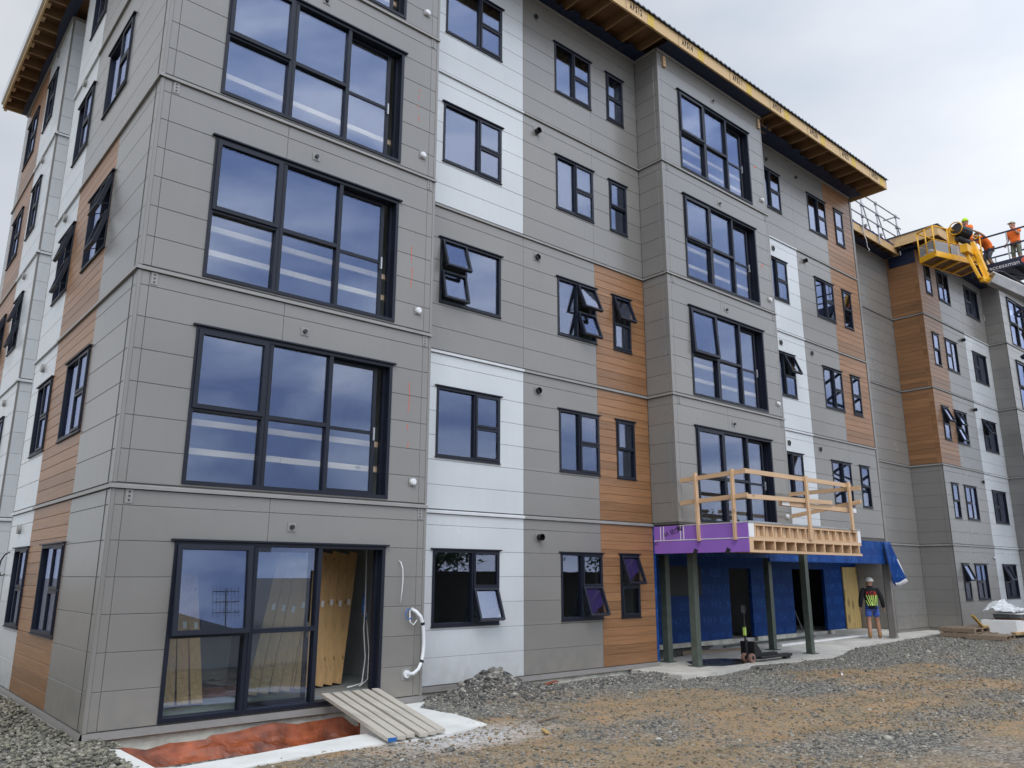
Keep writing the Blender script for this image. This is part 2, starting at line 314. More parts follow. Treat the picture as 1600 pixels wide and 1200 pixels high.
LV = [-.115, 2.70, 5.50, 8.30, 11.10, 13.90]        # band heights
def subtract(rect, ops):
    rects = [rect]
    for (a, b, c, d) in ops:
        nr = []
        for (u0, u1, z0, z1) in rects:
            if b <= u0 or a >= u1 or d <= z0 or c >= z1: nr.append((u0, u1, z0, z1)); continue
            if z0 < c: nr.append((u0, u1, z0, c))
            if d < z1: nr.append((u0, u1, d, z1))
            zz0, zz1 = max(z0, c), min(z1, d)
            if u0 < a: nr.append((u0, a, zz0, zz1))
            if b < u1: nr.append((b, u1, zz0, zz1))
        rects = nr
    return rects
def panel(mb, u0, u1, z0, z1, ops, g=.0021, ch=.004, D=.010):
    """one board with a chamfered, gapped edge; window openings cut out"""
    U0, U1, Z0, Z1 = u0+g, u1-g, z0+g, z1-g
    for (a, b, c, d) in subtract((U0, U1, Z0, Z1), ops):
        if b-a < .004 or d-c < .004: continue
        l = ch if a == U0 else 0; r = ch if b == U1 else 0; bt = ch if c == Z0 else 0; tp = ch if d == Z1 else 0
        F = [(a+l, 0, c+bt), (b-r, 0, c+bt), (b-r, 0, d-tp), (a+l, 0, d-tp)]
        E = [(a, -ch if ch else 0, c), (b, -ch, c), (b, -ch, d), (a, -ch, d)]
        B = [(a, -D, c), (b, -D, c), (b, -D, d), (a, -D, d)]
        fi = [mb.p(q) for q in F]; ei = [mb.p(q) for q in E]; bi = [mb.p(q) for q in B]
        mb.f.append(fi); mb.m.append(0)
        for k in range(4):
            n = (k+1) % 4
            mb.f.append([fi[k], ei[k], ei[n], fi[n]]); mb.m.append(0)
            mb.f.append([ei[k], bi[k], bi[n], ei[n]]); mb.m.append(0)
COURSE = [-.26, -.68, -1.105, -1.53, -1.955, -2.38]
def storey_cladding(parent, T, u0, u1, k, kind, ops, joints=(), ztop=None, zbot=None, bandstrip=True, lab=None, bk=None):
    """k = storey 1..5; kind: G grey, W white, T timber look"""
    zb = (LV[k-1]+.012) if zbot is None else zbot
    zt = (LV[k]-.068 if k < 5 else 14.0) if ztop is None else ztop
    if kind == 'T':
        zs = [zt]; z = zt
        while z-.168 > zb+.05: z -= .168; zs.append(z)
        zs.append(zb)
    else:
        zs = [zt]+[LV[k]+c for c in COURSE if zb+.05 < LV[k]+c < zt-.05]+[zb]
    us = [u0]+sorted(joints)+[u1]
    mb = MB(T)
    for hi, lo in zip(zs, zs[1:]):
        for a, b in zip(us, us[1:]): panel(mb, a, b, lo, hi, ops)
    nm = {'G': 'wall_cladding', 'W': 'wall_cladding', 'T': 'wall_cladding'}[kind]
    o = mb.build(nm, {'G': GREY, 'W': WHITE, 'T': WOODP}[kind], parent, recalc=False)
    o['label'] = lab or {'G': 'grey cladding boards', 'W': 'white cladding boards', 'T': 'wood look cladding boards'}[kind]
    if k < 5 and bandstrip:
        L = LV[k]; mb = MB(T)
        e0 = .075 if abs(u0-.045) < 1e-6 or abs(u0-XB3-.045) < 1e-6 or abs(u0-.03) < 1e-6 or abs(u0-YS4-.03) < 1e-6 or abs(u0-XF3-.03) < 1e-6 or abs(u0-XE1-.03) < 1e-6 else 0; e1 = .045 if abs(u1-XA+.045) < 1e-6 or abs(u1-XC1+.045) < 1e-6 or abs(u1-YS3+.045) < 1e-6 else 0
        u0_, u1_ = u0, u1; u0, u1 = u0-e0, u1+e1
        A = [(u0, .004, L-.006), (u1, .004, L-.006)]; Bq = [(u0, .034, L-.022), (u1, .034, L-.022)]; Cq = [(u0, .034, L-.062), (u1, .034, L-.062)]; Dq = [(u0, -.016, L-.062), (u1, -.016, L-.062)]; Eq = [(u0, -.03, L-.006), (u1, -.03, L-.006)]
        for P, Q in ((Eq, A), (A, Bq), (Bq, Cq), (Cq, Dq)): mb.face([P[0], P[1], Q[1], Q[0]])
        for i in (0, 1): mb.face([Eq[i], A[i], Bq[i], Cq[i], Dq[i]])
        mb.build('band_flashing', WTRIM if (kind == 'W') else TRIM, parent)
def core(parent, T, u0, u1, z0, z1, ops, t=.17, name='wall', d0=-.0105):
    mb = MB(T)
    for (a, b, c, d) in subtract((u0, u1, z0, z1), ops): mb.box(a, b, d0-t, d0, c, d, mi=0)
    o = mb.build(name, [CORE], parent); return o
NWIN = [0]
def sashT(T, zt, ang):
    ca, sa = math.cos(ang), math.sin(ang)
    def f(u, d, z):
        dz = zt-z; return T(u, d*ca+dz*sa+.012, zt-dz*ca+d*sa)
    return f
def window(parent, T, u0, u1, z0, z1, cells, lab=None, fr=.045, deep=.02, jamb_u=1):
    """cells: (ua,ub,za,zb,kind,angle_deg) with kind F fixed / S sash"""
    mb = MB(T); D0, D1 = -.09, .014
    mb.box(u0, u1, D0, D1, z1-fr, z1); mb.box(u0, u1, D0, D1, z0, z0+fr)
    mb.box(u0, u0+fr, D0, D1, z0+fr, z1-fr); mb.box(u1-fr, u1, D0, D1, z0+fr, z1-fr)
    mb.box(u0-.045, u1+.045, -.016, .045, z1+.002, z1+.022)                    # head flashing
    mb.box(u0-.01, u1+.01, -.016, .03, z0-.02, z0-.002)                        # sill
    us = sorted({round(c[0], 4) for c in cells} | {round(c[1], 4) for c in cells}); 
    for u in us[1:-1]: mb.box(u-fr*.5, u+fr*.5, D0+.002, D1-.003, z0+fr, z1-fr)
    for c in cells:
        for zc in (c[2],):
            if zc > z0+.02: mb.box(c[0]+(fr if c[0] == u0 else fr*.5), c[1]-(fr if c[1] == u1 else fr*.5), D0+.004, D1-.006, zc-fr*.45, zc+fr*.45)
    w = mb.build('window', FRAME, parent)
    if lab: w['label'] = lab
    gp = MB(T)
    for (a, b, c, d, kd, ang) in cells:
        ia = a+(fr if a == u0 else fr*.5); ib = b-(fr if b == u1 else fr*.5); ic = c+(fr if c == z0 else fr*.45); id_ = d-(fr if d == z1 else fr*.45)
        if kd == 'F':
            gp.box(ia, ib, -.045, -.033, ic, id_)
            fm = MB(T)
        elif kd == 'S':
            TT = sashT(T, id_, R(ang)); sm = MB(TT); q = .04; o0 = .006 if ang == 0 else .018
            a2, b2, c2, d2 = ia-.012, ib+.012, ic-.012, id_+.012
            sm.box(a2, b2, -.03, o0+.012, d2-q, d2); sm.box(a2, b2, -.03, o0+.012, c2, c2+q)
            sm.box(a2, a2+q, -.03, o0+.012, c2+q, d2-q); sm.box(b2-q, b2, -.03, o0+.012, c2+q, d2-q)
            sm.box(a2+q, b2-q, -.014, -.004, c2+q, d2-q, mi=1)
            if ang > 1:                                                        # stay arms
                sm.T = T
                for ua in (ia+.01, ib-.02): sm.beam((ua, .0, ic+.10), (ua, math.sin(R(ang))*(id_-ic)*.95, ic+(id_-ic)*(1-math.cos(R(ang)))+.02), .012, .012)
            sm.build('sash', [FRAME, GLASS], w)
    if gp.f: gp.build('pane', GLASS, w)
    return w
H = lambda k: LV[k]
def zr(k): # standard small window z range of storey k
    base = LV[k] if k > 1 else 2.70
    return base-1.895, base-.66
def w1(parent, T, a, b, mu, k, side='R', open_=(0, 0), lab=None):
    z0, z1 = zr(k); zm = (z0+z1)/2-.01
    if side == 'R': cells = [(a, mu, z0, z1, 'F', 0), (mu, b, zm, z1, 'S', open_[0]), (mu, b, z0, zm, 'S', open_[1])]
    else: cells = [(mu, b, z0, z1, 'F', 0), (a, mu, zm, z1, 'S', open_[0]), (a, mu, z0, zm, 'S', open_[1])]
    return window(parent, T, a, b, z0, z1, cells, lab)
def w3(parent, T, a, b, k, open_=(0, 0), lab=None):
    z0, z1 = zr(k); zm = (z0+z1)/2-.01
    return window(parent, T, a, b, z0, z1, [(a, b, zm, z1, 'S', open_[0]), (a, b, z0, zm, 'S' if k % 2 else 'F', open_[1])], lab)
def bigwin(parent, T, a, k, lab, left_open=0, door=None, rails=2, flipped=False):
    """three-bay, two-row window wall with a sliding door in the third bay"""
    b = a+3.04; L = LV[k-1] if k > 1 else -.10
    z0 = L+(.04 if k > 1 else .01); z1 = (LV[k] if k > 1 else 2.70)-.665; zt = z0+1.0; m1 = a+1.03; m2 = a+1.99; fr = .05
    mb = MB(T)
    mb.box(a, b, -.18, .02, z1-fr, z1); mb.box(a, b, -.18, .02, z0, z0+fr); mb.box(a, a+fr, -.18, .02, z0+fr, z1-fr); mb.box(b-fr, b, -.18, .02, z0+fr, z1-fr)
    mb.box(a-.05, b+.05, -.016, .055, z1+.002, z1+.024)
    mb.box(m1-.055, m1-.004, -.11, .018, z0+fr, z1-fr); mb.box(m1+.004, m1+.055, -.12, .012, z0+fr, z1-fr)
    mb.box(m2-.03, m2+.03, -.11, .01, z0+fr, z1-fr)
    mb.box(m1+.055, m2-.03, -.10, .008, zt-.03, zt+.03)
    mb.box(a+fr, m1-.055, -.10, .012, zt-.045, zt-.005)
    mb.box(b-.09, b-fr, -.18, -.10, z0+fr, z1-fr, mi=0)
    w = mb.build('window', FRAME, parent); w['label'] = lab
    # left upper awning sash
    TT = sashT(T, z1-fr, R(left_open)); sm = MB(TT); q = .06; A, B, C, Dd = a+.03, m1-.035, zt-.01, z1-fr+.008
    sm.box(A, B, -.04, .032, Dd-q, Dd); sm.box(A, B, -.04, .032, C, C+q); sm.box(A, A+q, -.04, .032, C+q, Dd-q); sm.box(B-q, B, -.04, .032, C+q, Dd-q); sm.box(A+q, B-q, -.02, -.008, C+q, Dd-q, mi=1)
    if left_open > 0:
        sm.T = T; sm.beam((A+.02, -.02, C+.25), (A+.02, math.sin(R(left_open))*(Dd-C)*.97, C+.04), .014, .014)
    sm.build('sash', [FRAME, GLASS], w)
    g = MB(T)
    g.box(a+fr, m1-.055, -.06, -.048, z0+fr, zt-.045); g.box(m1+.055, m2-.03, -.06, -.048, z0+fr, zt-.03); g.box(m1+.055, m2-.03, -.06, -.048, zt+.03, z1-fr)
    g.build('pane', GLASS, w)
    # sliding leaf
    s0 = m2+.0 if door is None else door; s1 = s0+.86; dd = -.16 if door is None else -.165; q = .06
    dm = MB(T)
    dm.box(s0, s1, dd, dd+.04, z1-fr-q, z1-fr-.005); dm.box(s0, s1, dd, dd+.04, z0+fr+.005, z0+fr+q); dm.box(s0, s0+q, dd, dd+.04, z0+fr+q, z1-fr-q); dm.box(s1-q, s1, dd, dd+.04, z0+fr+q, z1-fr-q)
    dm.box(s0+q, s1-q, dd, dd+.04, zt-.025, zt+.025)
    dm.box(s0+q, s1-q, dd+.015, dd+.025, z0+fr+q, zt-.025, mi=1); dm.box(s0+q, s1-q, dd+.015, dd+.025, zt+.025, z1-fr-q, mi=1)
    dm.box(s1-.045, s1-.02, dd+.04, dd+.075, zt-.12, zt+.08, mi=2)
    dm.build('sliding_door', [FRAME, GLASS, GALV], w)
    # timber safety boards across the opening inside
    if k > 1:
        for zz in {2: (.51, .90), 3: (.52, .88), 4: (.53, .97), 5: (.5, .85)}[k][:rails]:
            rb = MB(T); rb.box(a-.1, a+1.42, -.32, -.275, L+zz-.042, L+zz+.042); rb.box(a+1.425, b+.05, -.32, -.275, L+zz-.044, L+zz+.040)
            rb.build('safety_board', PWHITE2, w)
    return w
PWHITE2 = woodmat('pale_board', (.92, .72, .52), grain=.10, axis='X', island=.04)
def vent(parent, T, u, z, kind='black', long=.05):
    mb = MB(T)
    if kind == 'black':
        mb.box(u-.075, u+.075, .002, .012, z-.075, z+.075, mi=1)
        mb.cyl((u, .012, z), (u, .012+long, z), .062, n=16, mi=0, cap=False); mb.cyl((u, .013, z), (u, .018, z), .060, n=16, mi=2)
        mb.build('wall_vent', [BLACKP, TRIM, FDARK], parent, smooth=False)
    elif kind == 'small':
        mb.box(u-.06, u+.06, .002, .010, z-.06, z+.06, mi=1); mb.cyl((u, .01, z), (u, .05, z), .03, n=12, mi=0); mb.build('wall_vent', [BLACKP, TRIM], parent)
    else:
        mb.box(u-.065, u+.065, .002, .012, z-.065, z+.065, mi=1); mb.cyl((u, .012, z), (u, .05, z), .052, n=16, mi=0); mb.cyl((u, .05, z), (u, .065, z), .036, n=16, mi=0)
        mb.build('pipe_cap', [WHITEP, TRIM], parent)
def plate(parent, T, u, k):
    mb = MB(T); L = LV[k]
    mb.box(u-.04, u+.04, .002, .009, L-.235, L-.07, mi=0)
    for q in (-.10, -.15, -.20): mb.cyl((u, .009, L+q), (u, .013, L+q), .012, n=8, mi=1)
    mb.build('bracket_plate', [TRIM, BLACKP], parent)
def corner_trim(parent, T, u, wdt=.044, z0=-.11, z1=14.0, joint=None):
    mb = MB(T)
    for k in range(1, 6):
        a = LV[k-1]+.01 if k > 1 else z0; b = LV[k]-.07 if k < 5 else z1
        if b <= z0: continue
        a = max(a, z0); mb.box(u-wdt/2, u+wdt/2, -.014, .004, a, b)
    mb.build('corner_trim', GREY, parent)


# ================================================================== MAIN BLOCK
BLD = thing('apartment_building', 'large five storey apartment block nearest the camera with grey, white and wood look cladding', 'building', (10, 6, -.2))
A = front(0); B = front(YB); SD = leftw(0)
# --- bay one (y=0) and its windows
bays = {k: [(.80, 3.84, (LV[k-1]+.04) if k > 1 else -.09, LV[k]-.665)] for k in range(1, 6)}
for k in range(1, 6):
    storey_cladding(BLD, A, .045, XA-.045, k, 'G', bays[k], joints=(.15, 2.0 if k != 3 else 1.86, XA-.16) if k < 5 else (.15, XA-.16))
# the joint over a window only runs above it, so it is hidden by the window elsewhere
core(BLD, A, 0.02, XA-.02, -.12, 14.0, [o for v in bays.values() for o in v])
corner_trim(BLD, A, .024); corner_trim(BLD, A, XA-.024)
for k in range(1, 5): plate(BLD, A, .205, k); plate(BLD, A, XA-.13, k)
labs = {1: 'ground floor sliding window wall of the near bay with boards leaning inside', 2: 'first floor window wall of the near bay, two pale boards across it', 3: 'second floor window wall of the near bay', 4: 'third floor window wall of the near bay with one pale board', 5: 'top floor window wall of the near bay, cut by the picture edge'}
bigwin(BLD, A, .80, 1, labs[1], left_open=5.2, door=.80+1.09)
bigwin(BLD, A, .80, 2, labs[2]); bigwin(BLD, A, .80, 3, labs[3]); bigwin(BLD, A, .80, 4, labs[4], rails=1); bigwin(BLD, A, .80, 5, labs[5])
for k, z in ((1, 2.26), (2, 5.07), (3, 7.89), (4, 10.7)): vent(BLD, A, 2.33, z, 'small')
for k, z in ((2, 3.03), (3, 5.83), (4, 8.65), (5, 11.5)): vent(BLD, A, 4.28, z, 'cap')
# --- recess B
def BW(k, c):
    z0, z1 = zr(k); return {'1': (5.20, 6.64, z0, z1), '2': (8.17, 9.32, z0, z1), '3': (9.85, 10.44, z0, z1)}[c]
opB = [BW(k, c) for k in range(1, 6) for c in '123']
kinds = {1: 'WGT', 2: 'WGT', 3: 'GGT', 4: 'WGG', 5: 'WGG'}
for k in range(1, 6):
    ops = [BW(k, c) for c in '123']
    for (a, b), kd in zip(((XA, XB1), (XB1, XB2), (XB2, XB3-.002)), kinds[k]):
        storey_cladding(BLD, B, a, b, k, kd, ops)
core(BLD, B, XA, XB3, -.12, 14.0, opB)
for k in range(1, 6):
    st = ('', 'ground floor', 'first floor', 'second floor', 'third floor', 'top floor')[k]
    w1(BLD, B, 5.20, 6.64, 5.80 if k == 3 else 6.05, k, 'L' if k == 3 else 'R', {3: (18, 13), 1: (0, 20)}.get(k, (0, 0)), f'{st} wide window beside the near bay' + (', both sashes open' if k == 3 else ''))
    w1(BLD, B, 8.17, 9.32, 8.74, k, 'R', {3: (22, 20), 1: (0, 20)}.get(k, (0, 0)), f'{st} middle window of the recessed wall' + (', both sashes open' if k == 3 else ''))
    w3(BLD, B, 9.85, 10.44, k, {3: (20, 0), 1: (20, 0)}.get(k, (0, 0)), f'{st} narrow window left of the second bay')
for z, l in ((2.31, .10), (5.12, .05), (7.91, .04), (10.76, .10), (13.59, .02)): vent(BLD, B, 7.6, z, 'black', l)
# --- bay two (storeys 2-5) with its left return
bay2 = {k: [(11.68, 14.72, LV[k-1]+.04, LV[k]-.665)] for k in range(2, 6)}
for k in range(2, 6):
    storey_cladding(BLD, A, XB3+.045, XC1-.045, k, 'G', bay2[k], joints=(XB3+.14, 12.95, XC1-.14) if k < 5 else (XB3+.14, XC1-.14))
    storey_cladding(BLD, leftw(XB3), .045, YB-.0, k, 'G', [], joints=(.13,))
core(BLD, A, XB3+.02, XC1-.02, 2.67, 14.0, [o for v in bay2.values() for o in v]); core(BLD, leftw(XB3), .03, YB-.03, 2.67, 14.0, [], t=.1)
corner_trim(BLD, A, XB3+.024, z0=2.72); corner_trim(BLD, leftw(XB3), .024, z0=2.72); corner_trim(BLD, A, XC1-.024, z0=2.72)
for k in range(2, 5): plate(BLD, A, XB3+.22, k); plate(BLD, A, XC1-.13, k)
for u in (XB3+.24, XC1-.14):
    mb = MB(A); mb.box(u-.045, u+.045, .01, .05, 13.62, 13.90); mb.cyl((u, .05, 13.70), (u, .053, 13.70), .014, n=8, mi=1); mb.cyl((u, .05, 13.80), (u, .053, 13.80), .014, n=8, mi=1); mb.build('timber_block', [PINEZ, BLACKP], BLD)
bigwin(BLD, A, 11.68, 5, 'top floor window wall of the second bay'); bigwin(BLD, A, 11.68, 4, 'third floor window wall of the second bay')
bigwin(BLD, A, 11.68, 3, 'second floor window wall of the second bay, left sash ajar', left_open=3.5); bigwin(BLD, A, 11.68, 2, 'first floor window wall of the second bay behind the timber guard rail', rails=0)
for k, z in ((2, 5.06), (3, 7.87), (4, 10.67), (5, 13.57)): vent(BLD, A, 13.18, z, 'small')
for k, z in ((2, 3.02), (3, 5.83), (4, 8.60), (5, 11.43)): vent(BLD, A, 15.18, z, 'cap')
# --- recess C (storeys 2-5)
def CW(k, c):
    z0, z1 = zr(k); return {'1': (16.02, 17.46, z0, z1), '2': (19.05, 20.18, z0, z1), '3': (20.73, 21.32, z0, z1)}[c]
kC = {2: 'WGG', 3: 'WGT', 4: 'WGT', 5: 'GGT'}
for k in range(2, 6):
    ops = [CW(k, c) for c in '123']
    for (a, b), kd in zip(((XC1, XD1), (XD1, XD2), (XD2, XD3)), kC[k]): storey_cladding(BLD, B, a, b, k, kd, ops)
    st = ('', 'ground floor', 'first floor', 'second floor', 'third floor', 'top floor')[k]
    w1(BLD, B, 16.02, 17.46, 16.87, k, 'R', {3: (22, 0)}.get(k, (0, 0)), f'{st} window just right of the second bay')
    w1(BLD, B, 19.05, 20.18, 19.63, k, 'R', (0, 0), f'{st} window between the second bay and the end of the block')
    w3(BLD, B, 20.73, 21.32, k, (0, 0), f'{st} narrow window at the end of the block')
core(BLD, B, XC1, XD3, 2.55, 14.0, [CW(k, c) for k in range(2, 6) for c in '123'])
for u, z in ((16.8, 13.55), (18.46, 13.55), (16.8, 10.73), (18.5, 10.8), (16.8, 7.92), (18.47, 7.92), (16.8, 5.1), (18.46, 5.1)): vent(BLD, B, u, z, 'black', .10 if (u > 18 and 10 < z < 11) else .02)
# --- left side wall
def SW(k, c):
    z0, z1 = zr(k); return {'1': (2.0, 3.42, z0, z1), '2': (4.44, 5.58, z0, z1), '3': (9.05, 10.1, z0, z1), '4': (11.15, 12.55, z0, z1)}[c]
kS = {1: 'GTW', 2: 'GTW', 3: 'GTW', 4: 'GGW', 5: 'GGW'}
for k in range(1, 6):
    ops = [SW(k, c) for c in '12']
    for (a, b), kd in zip(((.045, YS1), (YS1, YS2), (YS2, YS3-.045)), kS[k]): storey_cladding(BLD, SD, a, b, k, kd, ops)
    ops2 = [SW(k, c) for c in '34']
    for (a, b), kd in zip(((YS4+.03, 10.35), (10.35, 12.75), (12.75, YEND)), 'WTG'): storey_cladding(BLD, SD, a, b, k, kd, ops2)
    storey_cladding(BLD, front(YS4), .03, .72, k, 'W', [], joints=(.36,), lab='pale cladding return')
    storey_cladding(BLD, leftw(.7), YS3, YS4, k, 'W', [])
    st = ('', 'ground floor', 'first floor', 'second floor', 'third floor', 'top floor')[k]
    w1(BLD, SD, 2.0, 3.42, 2.58, k, 'L', (15, 14) if k == 3 else (0, 0), f'{st} side window nearest the corner')
    w1(BLD, SD, 4.44, 5.58, 5.0, k, 'L', (15, 14) if k == 3 else (0, 0), f'{st} second side window')
    w1(BLD, SD, 9.05, 10.1, 9.57, k, 'L', (15, 14) if k == 3 else (0, 0), f'{st} third side window past the recess')
    w1(BLD, SD, 11.15, 12.55, 11.8, k, 'L', (15, 14) if k == 3 else (0, 0), f'{st} last side window')
core(BLD, SD, .22, YS3-.02, -.12, 14.0, [SW(k, c) for k in range(1, 6) for c in '12'])
core(BLD, SD, YS4+.02, YEND, -.12, 14.0, [SW(k, c) for k in range(1, 6) for c in '34'])
core(BLD, leftw(.7), YS3, YS4, -.12, 14, []); core(BLD, front(YS4), .2, .7, -.12, 14, [], t=.1)
corner_trim(BLD, SD, .024); corner_trim(BLD, SD, YS3-.024); corner_trim(BLD, SD, YS4+.016, .03); corner_trim(BLD, front(YS4), .016, .03)
mb = MB(SD)
for k in range(1, 6):
    a = LV[k-1]+.02; b_ = LV[k]-.08 if k < 5 else 13.98; mb.box(.19, .20, .0, .006, a, b_)
mb.build('corner_joint', GAP, BLD)
def oval(u, z):
    mb = MB(SD); mb.cyl((u, .002, z), (u, .05, z), .075, n=16); mb.build('wall_vent', [TRIM], BLD)
for z in (2.36, 5.18, 8.07, 10.93): oval(5.40, z); oval(9.28, z)
oval(9.4, 13.8); oval(5.4, 13.6)
mb = MB(); mb.tube([(-.01, 6.05, 2.0+.0), (-.07, 6.1, 1.95), (-.10, 6.2, 1.85), (-.1, 6.28, 1.7), (-.06, 6.25, 1.6), (-.01, 6.2, 1.62)], .012); mb.build('cable_loop', BLACKP, BLD, smooth=True)
# base flashing & footing
for T, a, b in ((A, -.0, XA), (SD, 0, YS3), (B, XA, XB3+.03), (SD, YS4, YEND)):
    mb = MB(T); mb.face([(a, -.016, -.112), (b, -.016, -.112), (b, .012, -.114), (a, .012, -.114)]); mb.face([(a, .012, -.114), (b, .012, -.114), (b, .03, -.185), (a, .03, -.185)]); mb.face([(a, .03, -.185), (b, .03, -.185), (b, .05, -.192), (a, .05, -.192)]); mb.face([(a, .05, -.192), (b, .05, -.192), (b, -.016, -.20), (a, -.016, -.20)])
    mb.build('base_flashing', BASEFL, BLD, recalc=False)
mb = MB(); mb.box(.03, XA-.05, .03, .35, -1.0, -.16); mb.box(.03, .35, .35, 13.2, -1.0, -.16); mb.box(XA-.05, XB3, YB+.02, 1.1, -1.0, -.16)
mb.build('footing', FOOT, BLD)
mb = MB(); mb.box(4.27, 4.56, -.035, .10, -.29, -.196); mb.build('packing_block', PLY, BLD)
# --- interior: slabs, partitions, back walls
mb = MB()
mb.box(.2, XA-.2, .2, 6.2, -.2, -.06, mi=1); mb.box(.9, 10.8, .95, 13.2, -.2, -.061, mi=1)
for k in range(1, 5):
    z = LV[k]
    mb.box(.9, 21.8, .9, 13.2, z-.30, z-.06); mb.box(.2, .9, .9, 6.15, z-.30, z-.06); mb.box(.2, .9, 8.2, 13.2, z-.30, z-.06); mb.box(.2, XA-.2, .19, .9, z-.30, z-.06); mb.box(XB3+.2, XC1-.2, .19, .9, z-.30, z-.06)
mb.box(.9, 21.8, .9, 13.2, 13.85, 14.0); mb.box(.2, 4.4, .2, .9, 13.85, 14.0); mb.box(11.1, 15.2, .2, .9, 13.85, 14.0); mb.box(.2, .9, .9, 6.1, 13.85, 14.0); mb.box(.2, .9, 8.2, 13.2, 13.85, 14.0)
mb.build('floor_slab', [GYP, FLOORI], BLD)
mb = MB(); mb.box(.3, XA-.2, .22, 6.1, -.06, -.0, mi=0); mb.box(XA-.2, 10.8, .95, 6.1, -.06, -.0, mi=0); mb.build('ground_floor_finish', FLOORI, BLD)
mb = MB()
for k in range(1, 6):
    z0 = LV[k-1]-.05 if k > 1 else 0; z1 = LV[k]-.31 if k < 5 else 13.84
    for x in (4.62, 7.6, 10.85, 15.2, 18.3):
        if k == 1 and x > 10.9: continue
        mb.box(x-.05, x+.05, .92, 5.0, z0, z1)
    mb.box(.25, 10.9 if k == 1 else 21.8, 5.0, 5.1, z0, z1); mb.box(21.7, 21.8, .95, 13.1, z0 if k > 1 else 2.5, z1)
    mb.box(4.42, 4.50, .2, .92, z0, z1); 
    if k > 1: mb.box(15.27, 15.34, .2, .92, z0, z1); mb.box(11.04, 11.10, .2, .92, z0, z1)
    mb.box(.25, 4.6, 6.12, 6.2, z0, z1); mb.box(.25, 4.6, 8.2, 8.3, z0, z1); mb.box(.3, 4.6, 10.6, 10.7, z0, z1); mb.box(4.55, 4.65, 5.1, 13.1, z0, z1)
mb.build('partition_wall', GYP, BLD)
mb = MB(); mb.box(21.85, 21.92, YB+.03, 13.2, 2.55, 14.0); mb.box(.2, 21.9, 13.2, 13.3, -.1, 14.0); mb.build('end_wall', GREY, BLD)
# --- roof with open eaves
OX0, OX1, OY0, OY1 = -.60, 22.38, -.41, 13.4
mb = MB()
mb.box(OX0+.04, OX1, OY0, OY0+.045, 14.05, 14.37); mb.box(OX0, OX0+.04, OY0, OY1, 14.05, 14.33); mb.box(OX1-.045, OX1, OY0+.045, OY1, 14.05, 14.37); mb.box(OX0+.04, OX1-.045, OY1-.045, OY1, 14.05, 14.37)
fas = mb.build('fascia_board', LVL, BLD)
mb = MB(); mb.box(OX0-.05, OX0-.001, OY0, OY1, 14.16, 14.47); mb.build('side_gutter', WTRIM, BLD)
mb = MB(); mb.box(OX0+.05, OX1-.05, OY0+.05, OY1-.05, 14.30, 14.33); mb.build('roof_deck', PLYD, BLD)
# corrugated roof sheet: rounded ribs across the eave
mb = MB(); n = int((OX1-OX0+.05)/.19*6); pts = []
for i in range(n+1):
    x = OX0+.002+i*.19/6; ph = i % 6; z = 14.385+(.028 if ph in (2, 3) else (.013 if ph in (1, 4) else 0)); pts.append((x, z))
for (xa, za), (xb, zb) in zip(pts, pts[1:]):
    mb.face([(xa, OY0-.06, za), (xb, OY0-.06, zb), (xb, OY1+.05, zb+.28), (xa, OY1+.05, za+.28)]); mb.face([(xa, OY0-.06, za), (xb, OY0-.06, zb), (xb, OY0-.06, zb-.035), (xa, OY0-.06, za-.035)])
mb.build('roof_sheet', ROOFM, BLD, recalc=False)
def rafters(parent, segs, mtl=RAFT):
    for (x0, x1, ya, yb) in segs:
        x = x0
        while x < x1:
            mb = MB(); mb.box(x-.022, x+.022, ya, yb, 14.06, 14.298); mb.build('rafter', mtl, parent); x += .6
rafters(BLD, [(4.75, 10.9, OY0+.05, .66), (15.6, 22.1, OY0+.05, .66)])
for y in np.arange(6.0, 13.3, .6):
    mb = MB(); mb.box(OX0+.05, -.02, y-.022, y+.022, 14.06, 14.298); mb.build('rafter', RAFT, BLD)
    mb = MB(); mb.box(OX0+.05, OX0+.12, y+.2, y+.40, 14.10, 14.298); mb.build('eave_block', PINEY, BLD)
for y in (6.4, 7.4): pass
mb = MB(); mb.box(15.75, 15.79, .10, .55, 14.062, 14.15); mb.box(15.5, 16.3, .15, .20, 14.04, 14.06); mb.box(15.5, 16.3, .34, .39, 14.04, 14.06); mb.build('loose_brace', RAFT, BLD)
# blue wrap under the eaves, sagging edge
mb = MB()
def wrapstrip(mb, f, n, zf):
    pr = None
    for i in range(n+1):
        a, b = f(i/n); z = 14.046+.004*math.sin(i*1.7); q = (mb.p((a[0], a[1], z)), mb.p((b[0], b[1], z-.004)))
        if pr: mb.f.append([pr[0], q[0], q[1], pr[1]]); mb.m.append(0)
        pr = q
random.seed(3); prof = [random.uniform(-.09, .08) for _ in range(200)]
def edge(t, n=60): i = int(t*n); f = t*n-i; return prof[i]*(1-f)+prof[i+1]*f
wrapstrip(mb, lambda t: ((XA+(XB3-XA)*t, .70), (XA+(XB3-XA)*t, .22+edge(t)+.22*abs(math.sin(t*3.0)))), 60, 0)
wrapstrip(mb, lambda t: ((XB3+(XC1-XB3)*t, .10), (XB3+(XC1-XB3)*t, OY0+.045)), 10, 0)
wrapstrip(mb, lambda t: ((XC1+(22.1-XC1)*t, .72), (XC1+(22.1-XC1)*t, .30+edge(1-t)-.25*(1-t)**3)), 60, 0)
wrapstrip(mb, lambda t: ((0.0+(XA)*t, .10), ((XA)*t, OY0+.045)), 10, 0)
wrapstrip(mb, lambda t: ((.02, 0+13.35*t), (-.16+edge(t, 14)*.9, 0+13.35*t)), 60, 0)
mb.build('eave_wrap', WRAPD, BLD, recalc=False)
mb = MB()
